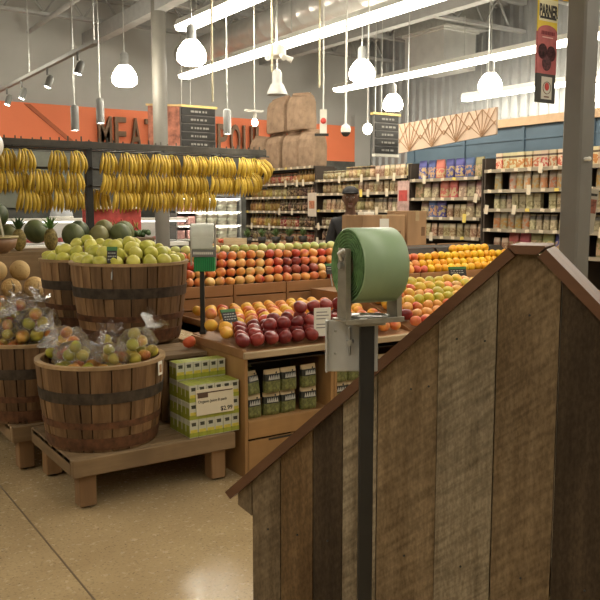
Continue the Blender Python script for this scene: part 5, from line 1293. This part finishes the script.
# worker: one skinned body, clothes and cap as children
def skin(name,verts,edges,rads,mat,parent,sub=2,extra=None):
    me=bpy.data.meshes.new(name); me.from_pydata(verts,edges,[]); o=bpy.data.objects.new(name,me); COL.objects.link(o)
    o.modifiers.new('s','SKIN'); sd=me.skin_vertices[0].data
    for i,r in enumerate(rads): sd[i].radius=r if isinstance(r,tuple) else (r,r)
    sd[0].use_root=True
    ss=o.modifiers.new('u','SUBSURF'); ss.levels=sub; ss.render_levels=sub
    dg=bpy.context.evaluated_depsgraph_get(); m2=bpy.data.meshes.new_from_object(o.evaluated_get(dg)); bpy.data.objects.remove(o)
    if extra:
        import bmesh
        bm=bmesh.new(); bm.from_mesh(m2); em=extra.mesh('tmp',mat); bm.from_mesh(em); bm.to_mesh(m2); bm.free(); bpy.data.meshes.remove(em)
        o=bpy.data.objects.new(name,m2); COL.objects.link(o); r_=o.modifiers.new('r','REMESH'); r_.mode='VOXEL'; r_.voxel_size=.008
        sm_=o.modifiers.new('s','SMOOTH'); sm_.iterations=3; sm_.factor=.5
        dg=bpy.context.evaluated_depsgraph_get(); m3=bpy.data.meshes.new_from_object(o.evaluated_get(dg)); bpy.data.objects.remove(o); m2=m3
    m2.name=name; m2.materials.clear(); m2.materials.append(mat); m2.polygons.foreach_set('use_smooth',[True]*len(m2.polygons))
    o=bpy.data.objects.new(name,m2); COL.objects.link(o); o.parent=parent; return o
sk=plain('dark_skin',(.13,.066,.040),.5,var=.1); cloth=plain('black_jacket',(.022,.022,.024),.8); trs=plain('dark_trousers',(.035,.035,.045),.85)
t=empty('person','standing person in black jacket and dark cap behind the stacked boxes','person',(5.42,7.02,0),R(-38))
# faces local -Y; toward the camera
V=[(0,0,.96),(0,.01,1.12),(0,.015,1.32),(0,.01,1.45),(0,.0,1.53),(0,-.005,1.60)]; E=[(i,i+1) for i in range(5)]
Rr=[(.14,.10),(.125,.095),(.155,.105),(.075,.065),(.060,.062),(.058,.060)]
def limb(start,pts,rs):
    k=start
    for p,r in zip(pts,rs): V.append(p); Rr.append(r); E.append((k,len(V)-1)); k=len(V)-1
for s in (-1,1):
    limb(2,[(s*.17,.01,1.38),(s*.23,.0,1.13),(s*.20,-.16,1.00),(s*.17,-.30,1.03)],[.06,.045,.038,.028])
    h=len(V)-1
    for f,(dx,dz,L) in enumerate(((-.03,.012,.06),(-.012,.016,.075),(.008,.012,.07),(.026,.006,.055))): limb(h,[(s*(.17+dx*.8),-.34,1.03+dz),(s*(.17+dx),-.36-L*.4,1.02+dz),(s*(.17+dx),-.35-L*.8,.99+dz)],[.010,.009,.008])
    limb(h,[(s*.135,-.32,1.045),(s*.125,-.36,1.05)],[.011,.009])
    limb(0,[(s*.09,.0,.86),(s*.10,-.01,.50),(s*.105,.01,.10),(s*.11,-.10,.05),(s*.115,-.17,.035)],[.088,.060,.042,.036,.026])
HB=MB()
def headfn(d):
    k=1-.22*max(0,-d.z)**1.5*(1 if d.y>-.2 else .75)      # narrower jaw
    return Vector((d.x*k*(1-.06*max(0,-d.y)),d.y*(1-.10*max(0,-d.z)),d.z))
HB.ball((0,-.008,1.655),.083,.103,.128,28,20,0,headfn)
HB.tube([(0,-.100,1.680),(0,-.113,1.655),(0,-.124,1.635),(0,-.108,1.625)],[.011,.014,.019,.012],10)
HB.ball((0,-.095,1.695),.055,.020,.012,12,8); HB.ball((0,-.088,1.562),.032,.024,.022,12,8)
for s in (-1,1): HB.ball((s*.085,.005,1.655),.012,.026,.034,12,8)
body=skin('body',V,E,Rr,sk,t,extra=HB)
b=MB()
for s in (-1,1): b.ball((s*.034,-.099,1.668),.013,.010,.009,10,7,0); 
b.build('eyes',plain('eye_white',(.5,.48,.45),.3),t)
b=MB()
for s in (-1,1): b.ball((s*.034,-.107,1.668),.006,.003,.006,8,6)
b.build('irises',M['ink'],t)
b=MB(); b.ball((0,-.096,1.594),.028,.011,.010,12,8); b.build('lips',plain('lip_skin',(.14,.05,.04),.5),t)
V=[(0,0,.92),(0,.01,1.12),(0,.015,1.32),(0,.01,1.46)]; E=[(0,1),(1,2),(2,3)]; Rr=[(.165,.125),(.15,.115),(.18,.125),(.085,.075)]
for s in (-1,1): limb(2,[(s*.175,.01,1.385),(s*.235,.0,1.13),(s*.20,-.155,1.00),(s*.175,-.26,1.02)],[.078,.062,.055,.046])
skin('jacket',V,E,Rr,cloth,t)
V=[(0,0,.95)]; E=[]; Rr=[(.155,.115)]
for s in (-1,1): limb(0,[(s*.09,.0,.84),(s*.10,-.01,.50),(s*.105,.01,.09)],[.102,.078,.065])
skin('trousers',V,E,Rr,trs,t)
for s in (-1,1):
    b=MB(); b.ball((s*.113,-.075,.042),.052,.14,.042,14,9); b.build('shoe',M['ink'],t)
b=MB(); b.ball((0,.0,1.715),.094,.114,.082,20,12,0,lambda d: Vector((d.x,d.y,max(d.z,-.10)))); b.ball((0,-.115,1.716),.07,.06,.010,16,8,0); b.build('cap',plain('dark_cap',(.018,.017,.018),.7),t)
